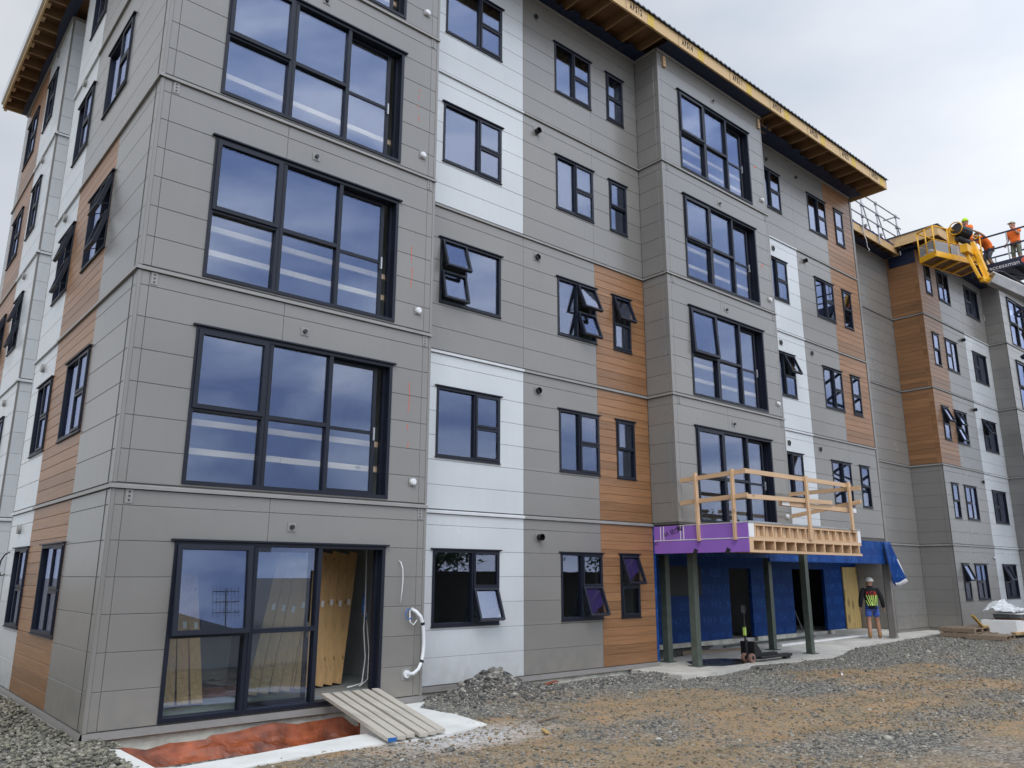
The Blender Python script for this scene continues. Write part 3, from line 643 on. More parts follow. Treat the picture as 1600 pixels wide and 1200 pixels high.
for T, a, b in ((A, 0, XA), (B, XA, XB3), (A, XB3-.035, XC1), (B, XC1, XD3), (SD, 0, YS3), (SD, YS4, YEND)): mb.T = T; mb.box(a, b, .003, .035, 13.965, 14.035)
mb.T = leftw(XB3); mb.box(-.03, YB-.035, .003, .035, 13.965, 14.035); mb.T = front(YS4); mb.box(.0, .7, .003, .03, 13.965, 14.035)
mb.build('eave_trim', TRIM, BLD)
MX = Matrix(((1, 0, 0, 0), (0, 0, 1, 0), (0, 1, 0, 0), (0, 0, 0, 1)))    # text plane XZ facing -Y
def fx(x, y, z, rotz=0): # text frame: local x -> +X, local y -> +Z, normal -> -Y
    return Matrix(((1, 0, 0, x), (0, 0, -1, y), (0, 1, 0, z), (0, 0, 0, 1))) @ Matrix.Rotation(rotz, 4, 'Z')
for i, tx in enumerate(('ABS10', 'ABS12', 'ABS14', 'ABS16', 'ABS18', 'ABS20', 'ABS22', 'ABS24')):
    x = (7.75, 9.50, 11.42, 13.55, 15.45, 17.45, 19.35, 21.30)[i]
    text_mesh(tx, .235, fx(x, OY0-.003, 14.15), INK, fas, 'lettering', .001, 1.45, sx=.5, bold=.008)
    mb = MB(); mb.box(x+.62, x+.86, OY0-.0035, OY0-.001, 14.055, 14.365); mb.build('yellow_stain', YELST, fas)
    mb = MB(); mb.box(x-.14, x-.13, OY0-.004, OY0-.001, 14.05, 14.37); mb.build('board_joint', GAP, fas)
# --- ground floor entry recess under bay two
mb = MB(); mb.box(11.0, 17.03, 3.0, 3.1, -.07, 2.25); mb.box(18.13, 20.40, 3.0, 3.1, -.07, 2.25); mb.box(22.35, 23.5, 3.0, 3.1, -.07, 2.25)
mb.box(17.03, 18.13, 3.0, 3.1, 1.82, 2.25); mb.box(20.4, 22.35, 3.0, 3.1, 1.82, 2.25); mb.box(10.93, 11.0, YB, 3.0, -.10, 2.6); mb.box(23.5, 24.6, 3.0, 3.1, 1.92, 2.25)
mb.T = B; mb.box(XC1, XD3+.1, -.05, .0, 1.97, 2.62); mb.box(XB3, XC1, -.06, -.01, 2.05, 2.55); mb.T = None
mb.box(10.94, 10.99, YB-.012, YB+.02, 1.66, 2.66)
mb.build('wrapped_entry_wall', WRAP, BLD)
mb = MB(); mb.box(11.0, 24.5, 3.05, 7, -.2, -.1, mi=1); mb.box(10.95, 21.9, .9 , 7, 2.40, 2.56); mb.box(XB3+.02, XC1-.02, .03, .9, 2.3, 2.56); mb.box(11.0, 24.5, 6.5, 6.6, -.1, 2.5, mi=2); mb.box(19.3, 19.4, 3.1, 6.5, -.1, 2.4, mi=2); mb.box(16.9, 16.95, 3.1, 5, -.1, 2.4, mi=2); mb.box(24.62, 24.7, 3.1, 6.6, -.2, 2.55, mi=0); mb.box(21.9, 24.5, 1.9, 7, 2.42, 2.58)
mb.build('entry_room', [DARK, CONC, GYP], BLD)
mb = MB(); mb.box(14.35, 15.7, 2.985, 2.999, 1.10, 1.86); mb.build('painted_opening', FDARK, BLD)  # dark panel on the solid wall, an opening's shade put into its colour
for a_, b_ in ((11.0, 16.95), (18.2, 20.3), (22.4, 23.4)): mb = MB(); mb.box(a_, b_, 2.93, 3.0, -.19, -.075); mb.build('entry_kerb', FOOT, BLD)
mb = MB(); mb.box(23.52, 24.50, 2.95, 2.99, -.08, 1.90); mb.build('plywood_door', DOORP, BLD)
mb = MB(); mb.beam((21.2, 3.5, -.1), (20.9, 3.9, 1.7), .09, .04, mi=0); mb.beam((21.5, 3.4, -.1), (21.3, 3.9, 1.5), .05, .03); mb.build('leaning_strip', GALV, BLD)
for (x, y) in ((11.68, 1.02), (11.45, .10), (15.95, 1.10), (15.78, .0), (22.46, 1.02)):
    mb = MB(); mb.box(x-.075, x+.075, y-.075, y+.075, -.175, 2.42 if x < 20 else 2.05)
    mb.box(x-.14, x+.14, y-.14, y+.14, -.187, -.17); mb.box(x-.22, x+.22, y-.22, y+.22, -.195, -.186, mi=1)
    mb.build('steel_post', [STEEL, CONC], BLD, bevel=.008)
mb = MB(); mb.box(22.0, 22.12, .72, .9, -.15, 2.0); mb.box(21.93, 22.05, .69, .75, 2.6, 13.9); mb.build('downpipe', BASEFL, BLD)
# hanging blue flap of wrap at the end
mb = MB(); nu, nv = 10, 12; idx = {}
for i in range(nu+1):
    for j in range(nv+1):
        u = i/nu; v = j/nv; w = .40+.50*v; x = 21.66+w*u+.12*v*v; z = 2.62-(1.12+.18*u-.1*math.sin(u*9))*v; y = .63-.10*math.sin(u*7+v*2)*v-.10*v*u
        idx[i, j] = mb.p((x, y, z))
for i in range(nu):
    for j in range(nv): mb.f.append([idx[i, j], idx[i+1, j], idx[i+1, j+1], idx[i, j+1]]); mb.m.append(1 if (i >= nu-1 and j > 4) or (j == nv-1 and i > 4) else 0)
fl = mb.build('wrap_flap', [WRAP, PWHITE], BLD, smooth=True, recalc=False); md = fl.modifiers.new('s', 'SOLIDIFY'); md.thickness = .006
# --- timber balcony
BY = -1.62
mb = MB(); mb.box(10.955, 15.5, BY+.03, .0, 2.28, 2.36, mi=0); mb.box(10.97, 15.52, BY, BY+.045, 2.06, 2.11, mi=0); mb.box(10.97, 15.52, BY, BY+.045, 2.285, 2.345, mi=0)
mb.box(10.97, 11.07, BY, BY+.045, 2.11, 2.285, mi=0)
bal = mb.build('balcony', [PINEPINK], BLD); bal['label'] = 'unfinished timber balcony with purple boarding on its end'
mb = MB(); mb.box(10.945, 10.958, BY, YB-.02, 2.07, 2.335); mb.box(10.945, 10.958, BY, YB-.02, 2.34, 2.635); mb.build('purple_board', PURP, bal)
mb = MB()
for y in (.50, .42, -.02, -.10): mb.box(10.940, 10.9445, y-.010, y+.010, 2.345, 2.63)
mb.box(10.938, 10.9445, BY, YB-.02, 2.328, 2.344); mb.box(10.938, 10.9445, BY, -.0, 2.628, 2.64); mb.build('white_tape', PWHITE, bal)
for y in (-.35, -1.12):
    mb = MB(); mb.beam((10.941, y, 2.05), (10.941, y-.05, 2.14), .09, .008, upv=(1, 0, 0)); mb.build('black_patch', INK, bal)
tm = Matrix(((0, 0, -1, 10.9435), (-1, 0, 0, 0), (0, 1, 0, 0), (0, 0, 0, 1)))
def ft(y, z, ang): return Matrix.Translation((10.9435, y, z)) @ Matrix(((0, 0, -1, 0), (-1, 0, 0, 0), (0, 1, 0, 0), (0, 0, 0, 1))) @ Matrix.Rotation(ang, 4, 'Z')
text_mesh('GIB W', .15, ft(.03, 2.60, R(180+14)), INK, bal, 'lettering', .001, 1.0)
mb = MB(); 
for q in range(4): mb.beam((10.942, .07-.035*q, 2.62), (10.942, .04-.035*q, 2.53), .02, .006, upv=(1, 0, 0))
mb.build('printed_mark', INK, bal)
text_mesh('OOK', .10, ft(.58, 2.325, R(180+16)), INK, bal, 'lettering', .001, 1.0)
for i in range(12):
    x = 11.07+i*.392; mb = MB(); mb.box(x, x+.045, BY+.002, -.02, 2.112, 2.283); mb.build('joist', PINEPY, bal)
mb = MB(); mb.box(10.97, 11.16, BY, BY+.05, 2.35, 2.64, mi=0); mb.box(15.38, 15.52, BY, BY+.05, 2.35, 2.66, mi=0); mb.box(10.97, 15.52, BY-.01, BY+.12, 2.625, 2.66, mi=1); mb.build('parapet_end', [PWHITE, GALV], bal)
mb = MB(); mb.box(11.17, 15.38, BY, BY+.09, 2.575, 2.622); mb.box(11.17, 15.38, BY, BY+.09, 2.348, 2.37); mb.build('parapet_plate', PINEPINK, bal)
for i in range(14):
    x = 11.18+i*.318; mb = MB(); mb.box(x, x+.045, BY+.004, BY+.09, 2.372, 2.574); mb.build('stud', PINEPZ, bal)
mb = MB(); mb.box(11.17, 15.38, BY+.092, BY+.105, 2.35, 2.62); mb.build('parapet_lining', CONTW, bal)
for i in range(14):
    x = 11.18+i*.318+.16; mb = MB(); mb.box(x, x+.10, BY+.06, BY+.0915, 2.372, 2.574); mb.build('lining_offcut', PINEPZ, bal)
def rail(name, p0, p1, w=.045, h=.09, mt=PINE): mb = MB(); mb.beam(p0, p1, w, h); return mb.build(name, mt, bal)
for y, lean in ((-.50, .02), (-1.35, -.01)):
    mb = MB(); mb.beam((10.915, y, 2.30), (10.915, y+lean, 3.68), .045, .09, upv=(1, 0, 0)); mb.build('guard_post', PINEPZ, bal)
mb = MB(); mb.beam((13.24, BY-.03, 2.36), (13.22, BY-.03, 3.70), .09, .045, upv=(0, 1, 0)); mb.build('guard_post', PINEPZ, bal)
mb = MB(); mb.beam((15.13, BY-.03, 2.62), (15.11, BY-.03, 3.72), .09, .045, upv=(0, 1, 0)); mb.build('guard_post', PINEPZ, bal)
rail('guard_rail', (10.965, -.06, 3.56), (10.965, BY-.03, 3.62), mt=PINEPY); rail('guard_rail', (10.965, -.04, 3.09), (10.965, BY-.03, 3.15), mt=PINEPY)
rail('guard_rail', (10.96, BY+.02, 3.63), (15.3, BY+.02, 3.64), mt=PINEPINK); rail('guard_rail', (10.96, BY+.02, 3.13), (14.35, BY+.02, 3.20), mt=PINEPINK)
rail('guard_rail', (15.2, -.1, 3.55), (15.2, -1.88, 3.57), mt=PINEPY); rail('guard_rail', (15.2, -.12, 3.02), (15.2, -1.86, 3.26), mt=PINEPY)
mb = MB(); mb.box(12.35, 15.50, -1.58, -1.49, 3.03, 3.13); mb.box(12.32, 12.60, -1.585, -1.57, 3.035, 3.135, mi=1); mb.box(15.3, 15.51, -1.585, -1.57, 3.035, 3.13, mi=1); mb.build('guard_rail', [PINEPINK, PWHITE], bal)

# ================================================================== LINK BLOCK
LNK = thing('apartment_building', 'plain grey recessed link wall between the near block and the far wing, roof under repair', 'building', (25, 3, -.2))
E = front(YE)
for k in range(1, 6): storey_cladding(LNK, E, 22.0 if k > 1 else 24.55, XE1, k, 'G', [], ztop=13.45 if k == 5 else None)
core(LNK, E, 22.0, XE1, 2.6, 13.5, []); core(LNK, E, 24.57, XE1, -.12, 2.6, [])
storey_cladding(LNK, leftw(24.55), YE+.02, 3.2, 1, 'G', [], bandstrip=False); core(LNK, leftw(24.55), YE+.04, 3.2, -.12, 2.6, [])
mb = MB(E); mb.box(24.5, XE1, .0, .03, -.20, -.112); mb.build('base_flashing', BASEFL, LNK)
mb = MB(E); mb.box(24.50, 24.62, -.03, .02, -.18, 2.55); mb.build('corner_trim', BASEFL, LNK)
mb = MB(); mb.box(22.4, 26.93, 1.24, 1.285, 13.5, 13.83, mi=0); mb.box(26.885, 26.93, 1.285, 1.8, 13.5, 13.80, mi=0); mb.build('fascia_board', LVL, LNK)
mb = MB(); mb.box(22.4, 26.9, 1.29, 8, 13.80, 13.84, mi=0); mb.box(22, 27, 1.9, 8, 2.6, 13.4, mi=1); mb.build('roof_deck', [PLYD, CORE], LNK)
x = 22.6
while x < 26.8:
    mb = MB(); mb.box(x-.022, x+.022, 1.29, 1.75, 13.52, 13.798); mb.build('rafter', RAFT, LNK); x += .45
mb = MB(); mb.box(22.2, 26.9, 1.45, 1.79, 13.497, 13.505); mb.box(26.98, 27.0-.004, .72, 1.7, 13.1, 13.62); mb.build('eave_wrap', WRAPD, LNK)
mb = MB(E); mb.box(22.0, XE1, .003, .03, 13.42, 13.485); mb.build('eave_trim', TRIM, LNK)
# crumpled blue wrap lying on the roof edge
mb = MB(); idx = {}; nu, nv = 60, 8
for i in range(nu+1):
    for j in range(nv+1):
        u = i/nu; v = j/nv; n_ = mnoise.noise(Vector((u*14, v*3, 1.3))); idx[i, j] = mb.p((22.5+4.4*u, 1.22+.75*v, 13.86+.07*math.sin(v*3.1)+.09*abs(n_)-(.05 if v == 0 else 0)))
for i in range(nu):
    for j in range(nv): mb.f.append([idx[i, j], idx[i+1, j], idx[i+1, j+1], idx[i, j+1]]); mb.m.append(0)
for i in range(nu): mb.f.append([idx[i, 0], idx[i+1, 0], mb.p((22.5+4.4*(i+1)/nu, 1.225, 13.79)), mb.p((22.5+4.4*i/nu, 1.225, 13.79))]); mb.m.append(0)
WRAPB = mat('blue_tarp', (.012, .045, .30), .35, var=.3, vscale=6)
mb.build('tarpaulin', WRAPB, LNK, smooth=True, recalc=False)
mb = MB(); mb.tube([(24.1, 1.26, 13.55), (24.12, 1.2, 13.3), (24.2, 1.22, 13.05), (24.3, 1.2, 12.98), (24.2, 1.2, 12.92)], .012); mb.build('cable_loop', WHITEP, LNK, smooth=True)
# scaffold guard on that roof
SC = thing('scaffold_guard', 'galvanised tube guard rail clamped along the link roof edge', 'scaffold', (25, 1.2, 13.8))
for x, lean in ((23.85, 0), (25.05, .05), (26.70, .12)):
    mb = MB(); mb.cyl((x+lean, 1.15, 13.45), (x, 1.12, 15.08), .026, n=10); mb.build('post', GALV, SC)
for x in (23.85, 25.05, 26.7):
    mb = MB(); mb.cyl((x+.6, 1.15, 13.75), (x+.02, 1.13, 14.75), .022, n=10); mb.build('brace', GALV, SC)
for z in (14.98, 14.55, 14.10):
    mb = MB(); mb.cyl((22.6, 1.10, z), (27.0, 1.10, z+.01), .025, n=10); mb.build('rail', GALV, SC)
mb = MB(); mb.cyl((26.7, 1.12, 14.1), (26.9, 2.3, 14.15), .024, n=10); mb.build('rail', GALV, SC); mb = MB(); mb.cyl((26.7, 1.12, 14.98), (26.72, 1.6, 15.0), .024, n=10); mb.build('rail', GALV, SC)
for x, z in ((23.85, 14.1), (23.85, 14.55), (25.05, 14.98), (25.05, 14.55), (25.05, 14.1), (26.7, 14.98), (26.7, 14.55), (26.7, 14.1), (26.7, 13.75), (25.2, 13.8), (24.0, 13.8)):
    mb = MB(); mb.box(x-.045, x+.045, 1.06, 1.17, z-.045, z+.045); mb.build('coupler', GALV, SC, bevel=.01)

# ================================================================== FAR WING
WNG = thing('apartment_building', 'far wing of the apartments beyond the link wall, wood look corner and white stripe', 'building', (32, 4, -.2))
F = front(YF); Gf = front(0)
def FW(k, c):
    z0, z1 = zr(k); return {'1': (27.55, 28.14, z0, z1), '2': (28.70, 29.86, z0, z1), '3': (31.46, 32.92, z0, z1)}[c]
kF = {1: 'GGW', 2: 'GGW', 3: 'TGW', 4: 'TGW', 5: 'TGG'}
for k in range(1, 6):
    ops = [FW(k, c) for c in '123']; zt = 13.6 if k == 5 else None
    for (a, b), kd in zip(((XE1+.03, XF1 if kF[k][0] == 'T' else XF1), (XF1, XF2), (XF2, XF3)), kF[k]): storey_cladding(WNG, F, a, b, k, kd, ops, ztop=zt)
    storey_cladding(WNG, leftw(XE1), YF+.03, YE, k, kF[k][0], [], ztop=zt, joints=(YF+.16,))
    storey_cladding(WNG, leftw(XF3), .03, YF, k, 'G', [], ztop=zt)
    bw = [(34.3, 37.34, (LV[k-1]+.04) if k > 1 else -.09, LV[k]-.665)]
    storey_cladding(WNG, Gf, XF3+.03, 38.2, k, 'G', bw, ztop=zt)
    st = ('', 'ground floor', 'first floor', 'second floor', 'third floor', 'top floor')[k]
    w3(WNG, F, 27.55, 28.14, k, {3: (22, 0), 1: (22, 0)}.get(k, (0, 0)), f'{st} narrow window at the wing corner')
    w1(WNG, F, 28.70, 29.86, 29.28, k, 'L', {3: (22, 20)}.get(k, (0, 0)), f'{st} second window of the wing')
    w1(WNG, F, 31.46, 32.92, 32.05, k, 'L', {3: (24, 0), 1: (24, 0)}.get(k, (0, 0)), f'{st} third window of the wing, dark')
    bigwin(WNG, Gf, 34.3, k, f'{st} window wall of the wing bay at the picture edge', rails=0)
core(WNG, F, XE1+.03, XF3, -.12, 13.6, [FW(k, c) for k in range(1, 6) for c in '123']); core(WNG, leftw(XE1), YF+.2, 6, -.12, 13.6, []); core(WNG, leftw(XF3), .02, YF, -.12, 13.6, [], t=.1)
core(WNG, Gf, XF3+.02, 38.2, -.12, 13.6, [(34.3, 37.34, (LV[k-1]+.04) if k > 1 else -.09, LV[k]-.665) for k in range(1, 6)])
mb = MB(); mb.box(XE1-.004, XE1+.03, YF-.004, YF+.03, 5.51, 13.6); mb.build('corner_trim', WOODP, WNG)
for u, z in ((30.47, 13.53), (30.5, 10.71), (30.7, 7.91), (30.65, 5.1)): vent(WNG, F, u, z, 'black', .12 if z in (10.71, 7.91) else .04)
vent(WNG, F, 30.7, 2.27, 'cap')
mb = MB(); mb.box(27.3, 46, .9, 9, -.2, -.06)
for k in range(1, 5): mb.box(27.2, 46, .85, 9, LV[k]-.3, LV[k]-.06); mb.box(33.7, 38, .2, .85, LV[k]-.3, LV[k]-.06)
mb.box(27.2, 46, 5, 5.1, -.1, 13.5); mb.box(30.3, 30.4, .9, 5, -.1, 13.5); mb.box(33.5, 33.6, .9, 5, -.1, 13.5); mb.box(38.1, 38.2, .1, 5, -.1, 13.5); mb.build('floor_slab', GYP, WNG)
mb = MB(); mb.T = F; mb.box(XE1, XF3, 0, .03, -.20, -.112); mb.T = leftw(XE1); mb.box(YF, YE, 0, .03, -.20, -.112); mb.T = Gf; mb.box(XF3, 38.2, 0, .03, -.2, -.112); mb.build('base_flashing', BASEFL, WNG)
mb = MB(); mb.box(26.5, 26.545, -.35, 3.2, 13.70, 14.08); mb.box(26.545, 39, -.35, -.305, 13.70, 14.08); mb.build('fascia_board', LVL, WNG)
mb = MB(); mb.box(26.55, 39, -.3, 9, 14.02, 14.06); mb.build('roof_deck', PLYD, WNG)
mb = MB(); mb.box(26.47, 39.1, -.40, 9, 14.085, 14.12); mb.build('roof_sheet', ROOFM, WNG)
for y in np.arange(.1, 3, .5):
    mb = MB(); mb.box(26.55, 27.0, y-.022, y+.022, 13.71, 14.018); mb.build('rafter', RAFT, WNG)
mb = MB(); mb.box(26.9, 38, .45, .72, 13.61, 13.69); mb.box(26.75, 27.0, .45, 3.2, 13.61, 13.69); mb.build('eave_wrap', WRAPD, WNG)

# ================================================================== GROUND
def fbm(x, y, s, o=4):
    v = 0; a = 1
    for i in range(o): v += a*mnoise.noise(Vector((x*s, y*s, 3.7*i))); a *= .5; s *= 2
    return v
PIT = [(.28, .1), (.24, -.66), (.40, -1.80), (1.26, -1.76), (2.5, -1.58), (2.9, -1.58), (3.0, .1)]
def inpit(x, y): return .20 < x < 3.02 and -1.95 < y < .2
def gh(x, y):
    z = -.215+.028*fbm(x, y, .5, 3)+.012*fbm(x+9, y, 2.6, 3)
    if -6 < y < -.8 and x > 2: 
        for ry in (-2.9-.02*x, -4.5-.03*x): q = (y-ry-.12*math.sin(x*.35))/.22; z -= .022*math.exp(-q*q)-.012*math.exp(-((abs(q)-1.7)/.6)**2)
    # heap against the white wall
    d = math.hypot((x-6.05)/.72, (y-.1)/.62); z += .25*math.exp(-d*d*1.6)*(1+.25*fbm(x, y, 3.1, 3)) if d < 3 else 0
    d = math.hypot((x-5.6)/.8, (y-.0)/.6); z += .10*math.exp(-d*d*1.5) if d < 3 else 0
    d = math.hypot((x-8.8)/1.4, (y+.2)/.5); z += .05*math.exp(-d*d*1.4)*(1+.4*fbm(x, y, 2, 2)) if d < 3 else 0
    if 4.6 < x < 10 and y > .12: z -= .17*min(1, (y-.12)/.3)*(1 if x > 7 else .6)
    # gentle rise of stones at the near left corner
    if x < .6: z += .05*max(0, min(1, (.5-x)))*(1 if y < .5 else .6)+.03*fbm(x, y, 2.0, 3)
    if 9.6 < x < 12.6 and -1.1 < y < -.3: z -= .05
    # level under slabs
    if 10.2 < x < 24.5 and y > .25: z = min(z, -.235)
    if 10.2 < x < 16 and y > -.1: z = min(z, -.24)
    if inpit(x, y): z = min(z, -.26) if not (.35 < x < 2.95 and -1.45 < y) else -.72
    if 2.9 <= x < 4.0 and -1.3+(x-2.9)*1.35 < y < .2: z = -.72
    if .1 < x < 4.0 and -2.05 < y < -.55 and not (.35 < x < 2.95 and -1.45 < y): z = min(z, -.232)
    if 3 < x < 4.2 and -1.6 < y < .2: z = min(z, -.235)
    return z
def groundmat():
    M = bpy.data.materials.new('gravel_ground'); M.use_nodes = True; t = M.node_tree; b = t.nodes['Principled BSDF']; b.inputs['Roughness'].default_value = .92
    b.inputs['Specular IOR Level'].default_value = .25
    c = N(t, 'ShaderNodeTexCoord')
    v = N(t, 'ShaderNodeTexVoronoi'); v.inputs['Scale'].default_value = 26; v.inputs['Randomness'].default_value = 1; K(t, c, 'Object', v, 'Vector')
    rg = ramp(t, [(0, (.07, .07, .066)), (.35, (.155, .152, .142)), (.7, (.24, .23, .20)), (1, (.38, .36, .31))]); sx = N(t, 'ShaderNodeSeparateColor'); K(t, v, 'Color', sx, 0); K(t, sx, 0, rg, 0)
    at = N(t, 'ShaderNodeAttribute'); at.attribute_name = 'clay'; rm = ramp(t, [(.0, 0), (1, 1)]); K(t, at, 'Fac', rm, 0)
    n2 = N(t, 'ShaderNodeTexNoise'); n2.inputs['Scale'].default_value = 2.2; n2.inputs['Detail'].default_value = 8; n2.inputs['Roughness'].default_value = .7; K(t, c, 'Object', n2, 'Vector')
    rb = ramp(t, [(.28, (.15, .125, .085)), (.44, (.27, .205, .125)), (.56, (.34, .235, .135)), (.70, (.40, .225, .115))]); K(t, n2, 0, rb, 0)
    n3 = N(t, 'ShaderNodeTexNoise'); n3.inputs['Scale'].default_value = 9; n3.inputs['Detail'].default_value = 6; K(t, c, 'Object', n3, 'Vector')
    m1 = N(t, 'ShaderNodeMath', operation='MULTIPLY'); K(t, rm, 0, m1, 0); r3 = ramp(t, [(.34, .45), (.52, 1)]); K(t, n3, 0, r3, 0); K(t, r3, 0, m1, 1)
    mx = N(t, 'ShaderNodeMixRGB'); K(t, m1, 0, mx, 0); K(t, rg, 0, mx, 1); K(t, rb, 0, mx, 2); 
    # spilled cement dust by the slab
    dv = N(t, 'ShaderNodeVectorMath', operation='DISTANCE'); dv.inputs[1].default_value = (3.6, -2.45, -.2)
    sc = N(t, 'ShaderNodeMapping'); sc.inputs['Scale'].default_value = (.62, 1.5, 1); K(t, c, 'Object', sc, 0)
    dv.inputs[1].default_value = (3.5*.62, -2.42*1.5, -.2); K(t, sc, 0, dv, 0)
    rd = ramp(t, [(.3, .95), (1.15, 0)]); K(t, dv, 'Value', rd, 0)
    m4 = N(t, 'ShaderNodeMath', operation='MULTIPLY'); K(t, rd, 0, m4, 0); r5 = ramp(t, [(.36, .35), (.55, 1)]); K(t, n3, 0, r5, 0); K(t, r5, 0, m4, 1)
    m5 = N(t, 'ShaderNodeMixRGB'); K(t, m4, 0, m5, 0); K(t, mx, 0, m5, 1); m5.inputs[2].default_value = (.50, .50, .50, 1)
    K(t, m5, 0, b, 'Base Color')
    hb = N(t, 'ShaderNodeMath', operation='MULTIPLY_ADD'); hb.inputs[1].default_value = -.9; K(t, v, 'Distance', hb, 0); K(t, n3, 0, hb, 2)
    bp = N(t, 'ShaderNodeBump'); bp.inputs['Strength'].default_value = .9; bp.inputs['Distance'].default_value = .03; K(t, hb, 0, bp, 'Height'); K(t, bp, 0, b, 'Normal')
    return M,
GRD = groundmat()[0]
xs = np.concatenate([[-400, -80, -30, -14, -8], np.arange(-5, 12, .07), np.arange(12, 30, .14), np.arange(30, 46, 1), [60, 120, 400]])
ys = np.concatenate([[-400, -90, -30, -14, -9], np.arange(-6.5, 2.2, .07), np.arange(2.3, 14, .5), [20, 60, 400]])
def clay(x, y):
    t_ = min(1, max(0, (-.5-y)/1.9)); v = fbm(x*.8+4, y*1.1, .38, 4)*.55+fbm(x, y, 2.1, 3)*.14-.50+.60*t_
    if x > 12: v -= .16*min(1, (x-12)/6)
    v += .13*math.exp(-((x-7.5)/3.5)**2-((y+3)/1.6)**2)
    return min(1, max(0, .5+v*2.6))
V = []; nx, ny = len(xs), len(ys)
for y in ys:
    for x in xs:
        V.append((x, y, gh(x, y) if (-5 < x < 30 and -6.6 < y < 2.2) or (-5 < x < .3 and y < 14) else (-.215 if y < 3 else -.26)))
Fq = [(j*nx+i, j*nx+i+1, (j+1)*nx+i+1, (j+1)*nx+i) for j in range(ny-1) for i in range(nx-1)]
me = bpy.data.meshes.new('ground'); me.from_pydata(V, [], Fq); me.materials.append(GRD); me.polygons.foreach_set('use_smooth', [True]*len(me.polygons))
ca_ = me.attributes.new('clay', 'FLOAT', 'POINT'); ca_.data.foreach_set('value', [clay(x, y) if (-6 < x < 46 and -9 < y < 3) else .3 for x, y, z in V])
g = bpy.data.objects.new('ground', me); COL.objects.link(g); g['kind'] = 'structure'; g['label'] = 'grey gravel yard with brown clay patches'
# stones as one mass
ico = np.array([(0,0,1),(.894,0,.447),(.276,.851,.447),(-.724,.526,.447),(-.724,-.526,.447),(.276,-.851,.447),(.724,.526,-.447),(-.276,.851,-.447),(-.894,0,-.447),(-.276,-.851,-.447),(.724,-.526,-.447),(0,0,-1)])
icf = np.array([(0,1,2),(0,2,3),(0,3,4),(0,4,5),(0,5,1),(1,6,2),(2,7,3),(3,8,4),(4,9,5),(5,10,1),(6,7,2),(7,8,3),(8,9,4),(9,10,5),(10,6,1),(11,7,6),(11,8,7),(11,9,8),(11,10,9),(11,6,10)])
def stones(name, pts, sizes, mtl, label, flat=.6, seed=1):
    r = np.random.default_rng(seed); n = len(pts)
    P = ico[None]*(1+r.uniform(-.28, .28, (n, 12, 1))); sc = sizes[:, None]*r.uniform(.6, 1.3, (n, 3)); sc[:, 2] *= flat
    P = P*sc[:, None, :]
    a = r.uniform(0, 2*np.pi, n); t = r.uniform(-.5, .5, n)
    c, s = np.cos(a), np.sin(a); ct, st = np.cos(t), np.sin(t)
    X = P[..., 0]; Y = P[..., 1]*ct[:, None]-P[..., 2]*st[:, None]; Z = P[..., 1]*st[:, None]+P[..., 2]*ct[:, None]
    X2 = X*c[:, None]-Y*s[:, None]; Y2 = X*s[:, None]+Y*c[:, None]
    W = np.stack([X2, Y2, Z], -1)+pts[:, None, :]
    Fc = (icf[None]+(np.arange(n)*12)[:, None, None]).reshape(-1, 3)
    me = bpy.data.meshes.new(name); me.vertices.add(n*12); me.vertices.foreach_set('co', W.reshape(-1).astype(np.float32))
    me.loops.add(len(Fc)*3); me.loops.foreach_set('vertex_index', Fc.reshape(-1).astype(np.int32)); me.polygons.add(len(Fc)); me.polygons.foreach_set('loop_start', np.arange(0, len(Fc)*3, 3, dtype=np.int32))
    me.update(calc_edges=True); me.materials.append(mtl); o = bpy.data.objects.new(name, me); COL.objects.link(o); o['kind'] = 'stuff'; o['label'] = label; return o
def stonemat(name, cols, rough=.85):
    M = bpy.data.materials.new(name); M.use_nodes = True; t = M.node_tree; b = t.nodes['Principled BSDF']; b.inputs['Roughness'].default_value = rough; b.inputs['Specular IOR Level'].default_value = .3
    g = N(t, 'ShaderNodeNewGeometry'); rp = ramp(t, cols); K(t, g, 'Random Per Island', rp, 0)
    c = N(t, 'ShaderNodeTexCoord'); n1 = N(t, 'ShaderNodeTexNoise'); n1.inputs['Scale'].default_value = 30; n1.inputs['Detail'].default_value = 4; K(t, c, 'Object', n1, 'Vector')
    r2_ = ramp(t, [(.3, .72), (.7, 1.15)]); K(t, n1, 0, r2_, 0); mm = N(t, 'ShaderNodeMixRGB', blend_type='MULTIPLY'); mm.inputs[0].default_value = 1; K(t, rp, 0, mm, 1); K(t, r2_, 0, mm, 2); K(t, mm, 0, b, 'Base Color')
    return M
ST1 = stonemat('grey_stone', [(0, (.085, .085, .08)), (.3, (.155, .15, .135)), (.6, (.215, .205, .18)), (.88, (.28, .255, .205)), (1, (.42, .40, .35))])
ST2 = stonemat('brown_stone', [(0, (.10, .085, .06)), (.4, (.20, .16, .10)), (.75, (.28, .21, .12)), (1, (.36, .25, .14))])
ST3 = stonemat('corner_stone', [(0, (.085, .085, .07)), (.4, (.17, .165, .125)), (.8, (.25, .235, .18)), (1, (.34, .31, .26))])
def okpt(x, y):
    if 10.1 < x < 24.6 and y > (-.45 if x < 16.6 else -.2+(x-16.6)*.16) : return False
    if 27 > x > 24.5 and y > 1.2: return False
    if inpit(x, y) or (.0 < x < 3.3 and -2.12 < y < .1) or (3.0 < x < 4.25 and -1.95+ (x-3)*.15 < y < .1 and (x < 3.9 or y < -.2)): return False
    if x > .0 and y > -.03 and x < XA: return False
    if x > XA and y > YB-.04: return False
    return True
pts = []; sz = []; pb = []; sb = []
N_ = 0; random.seed(11)
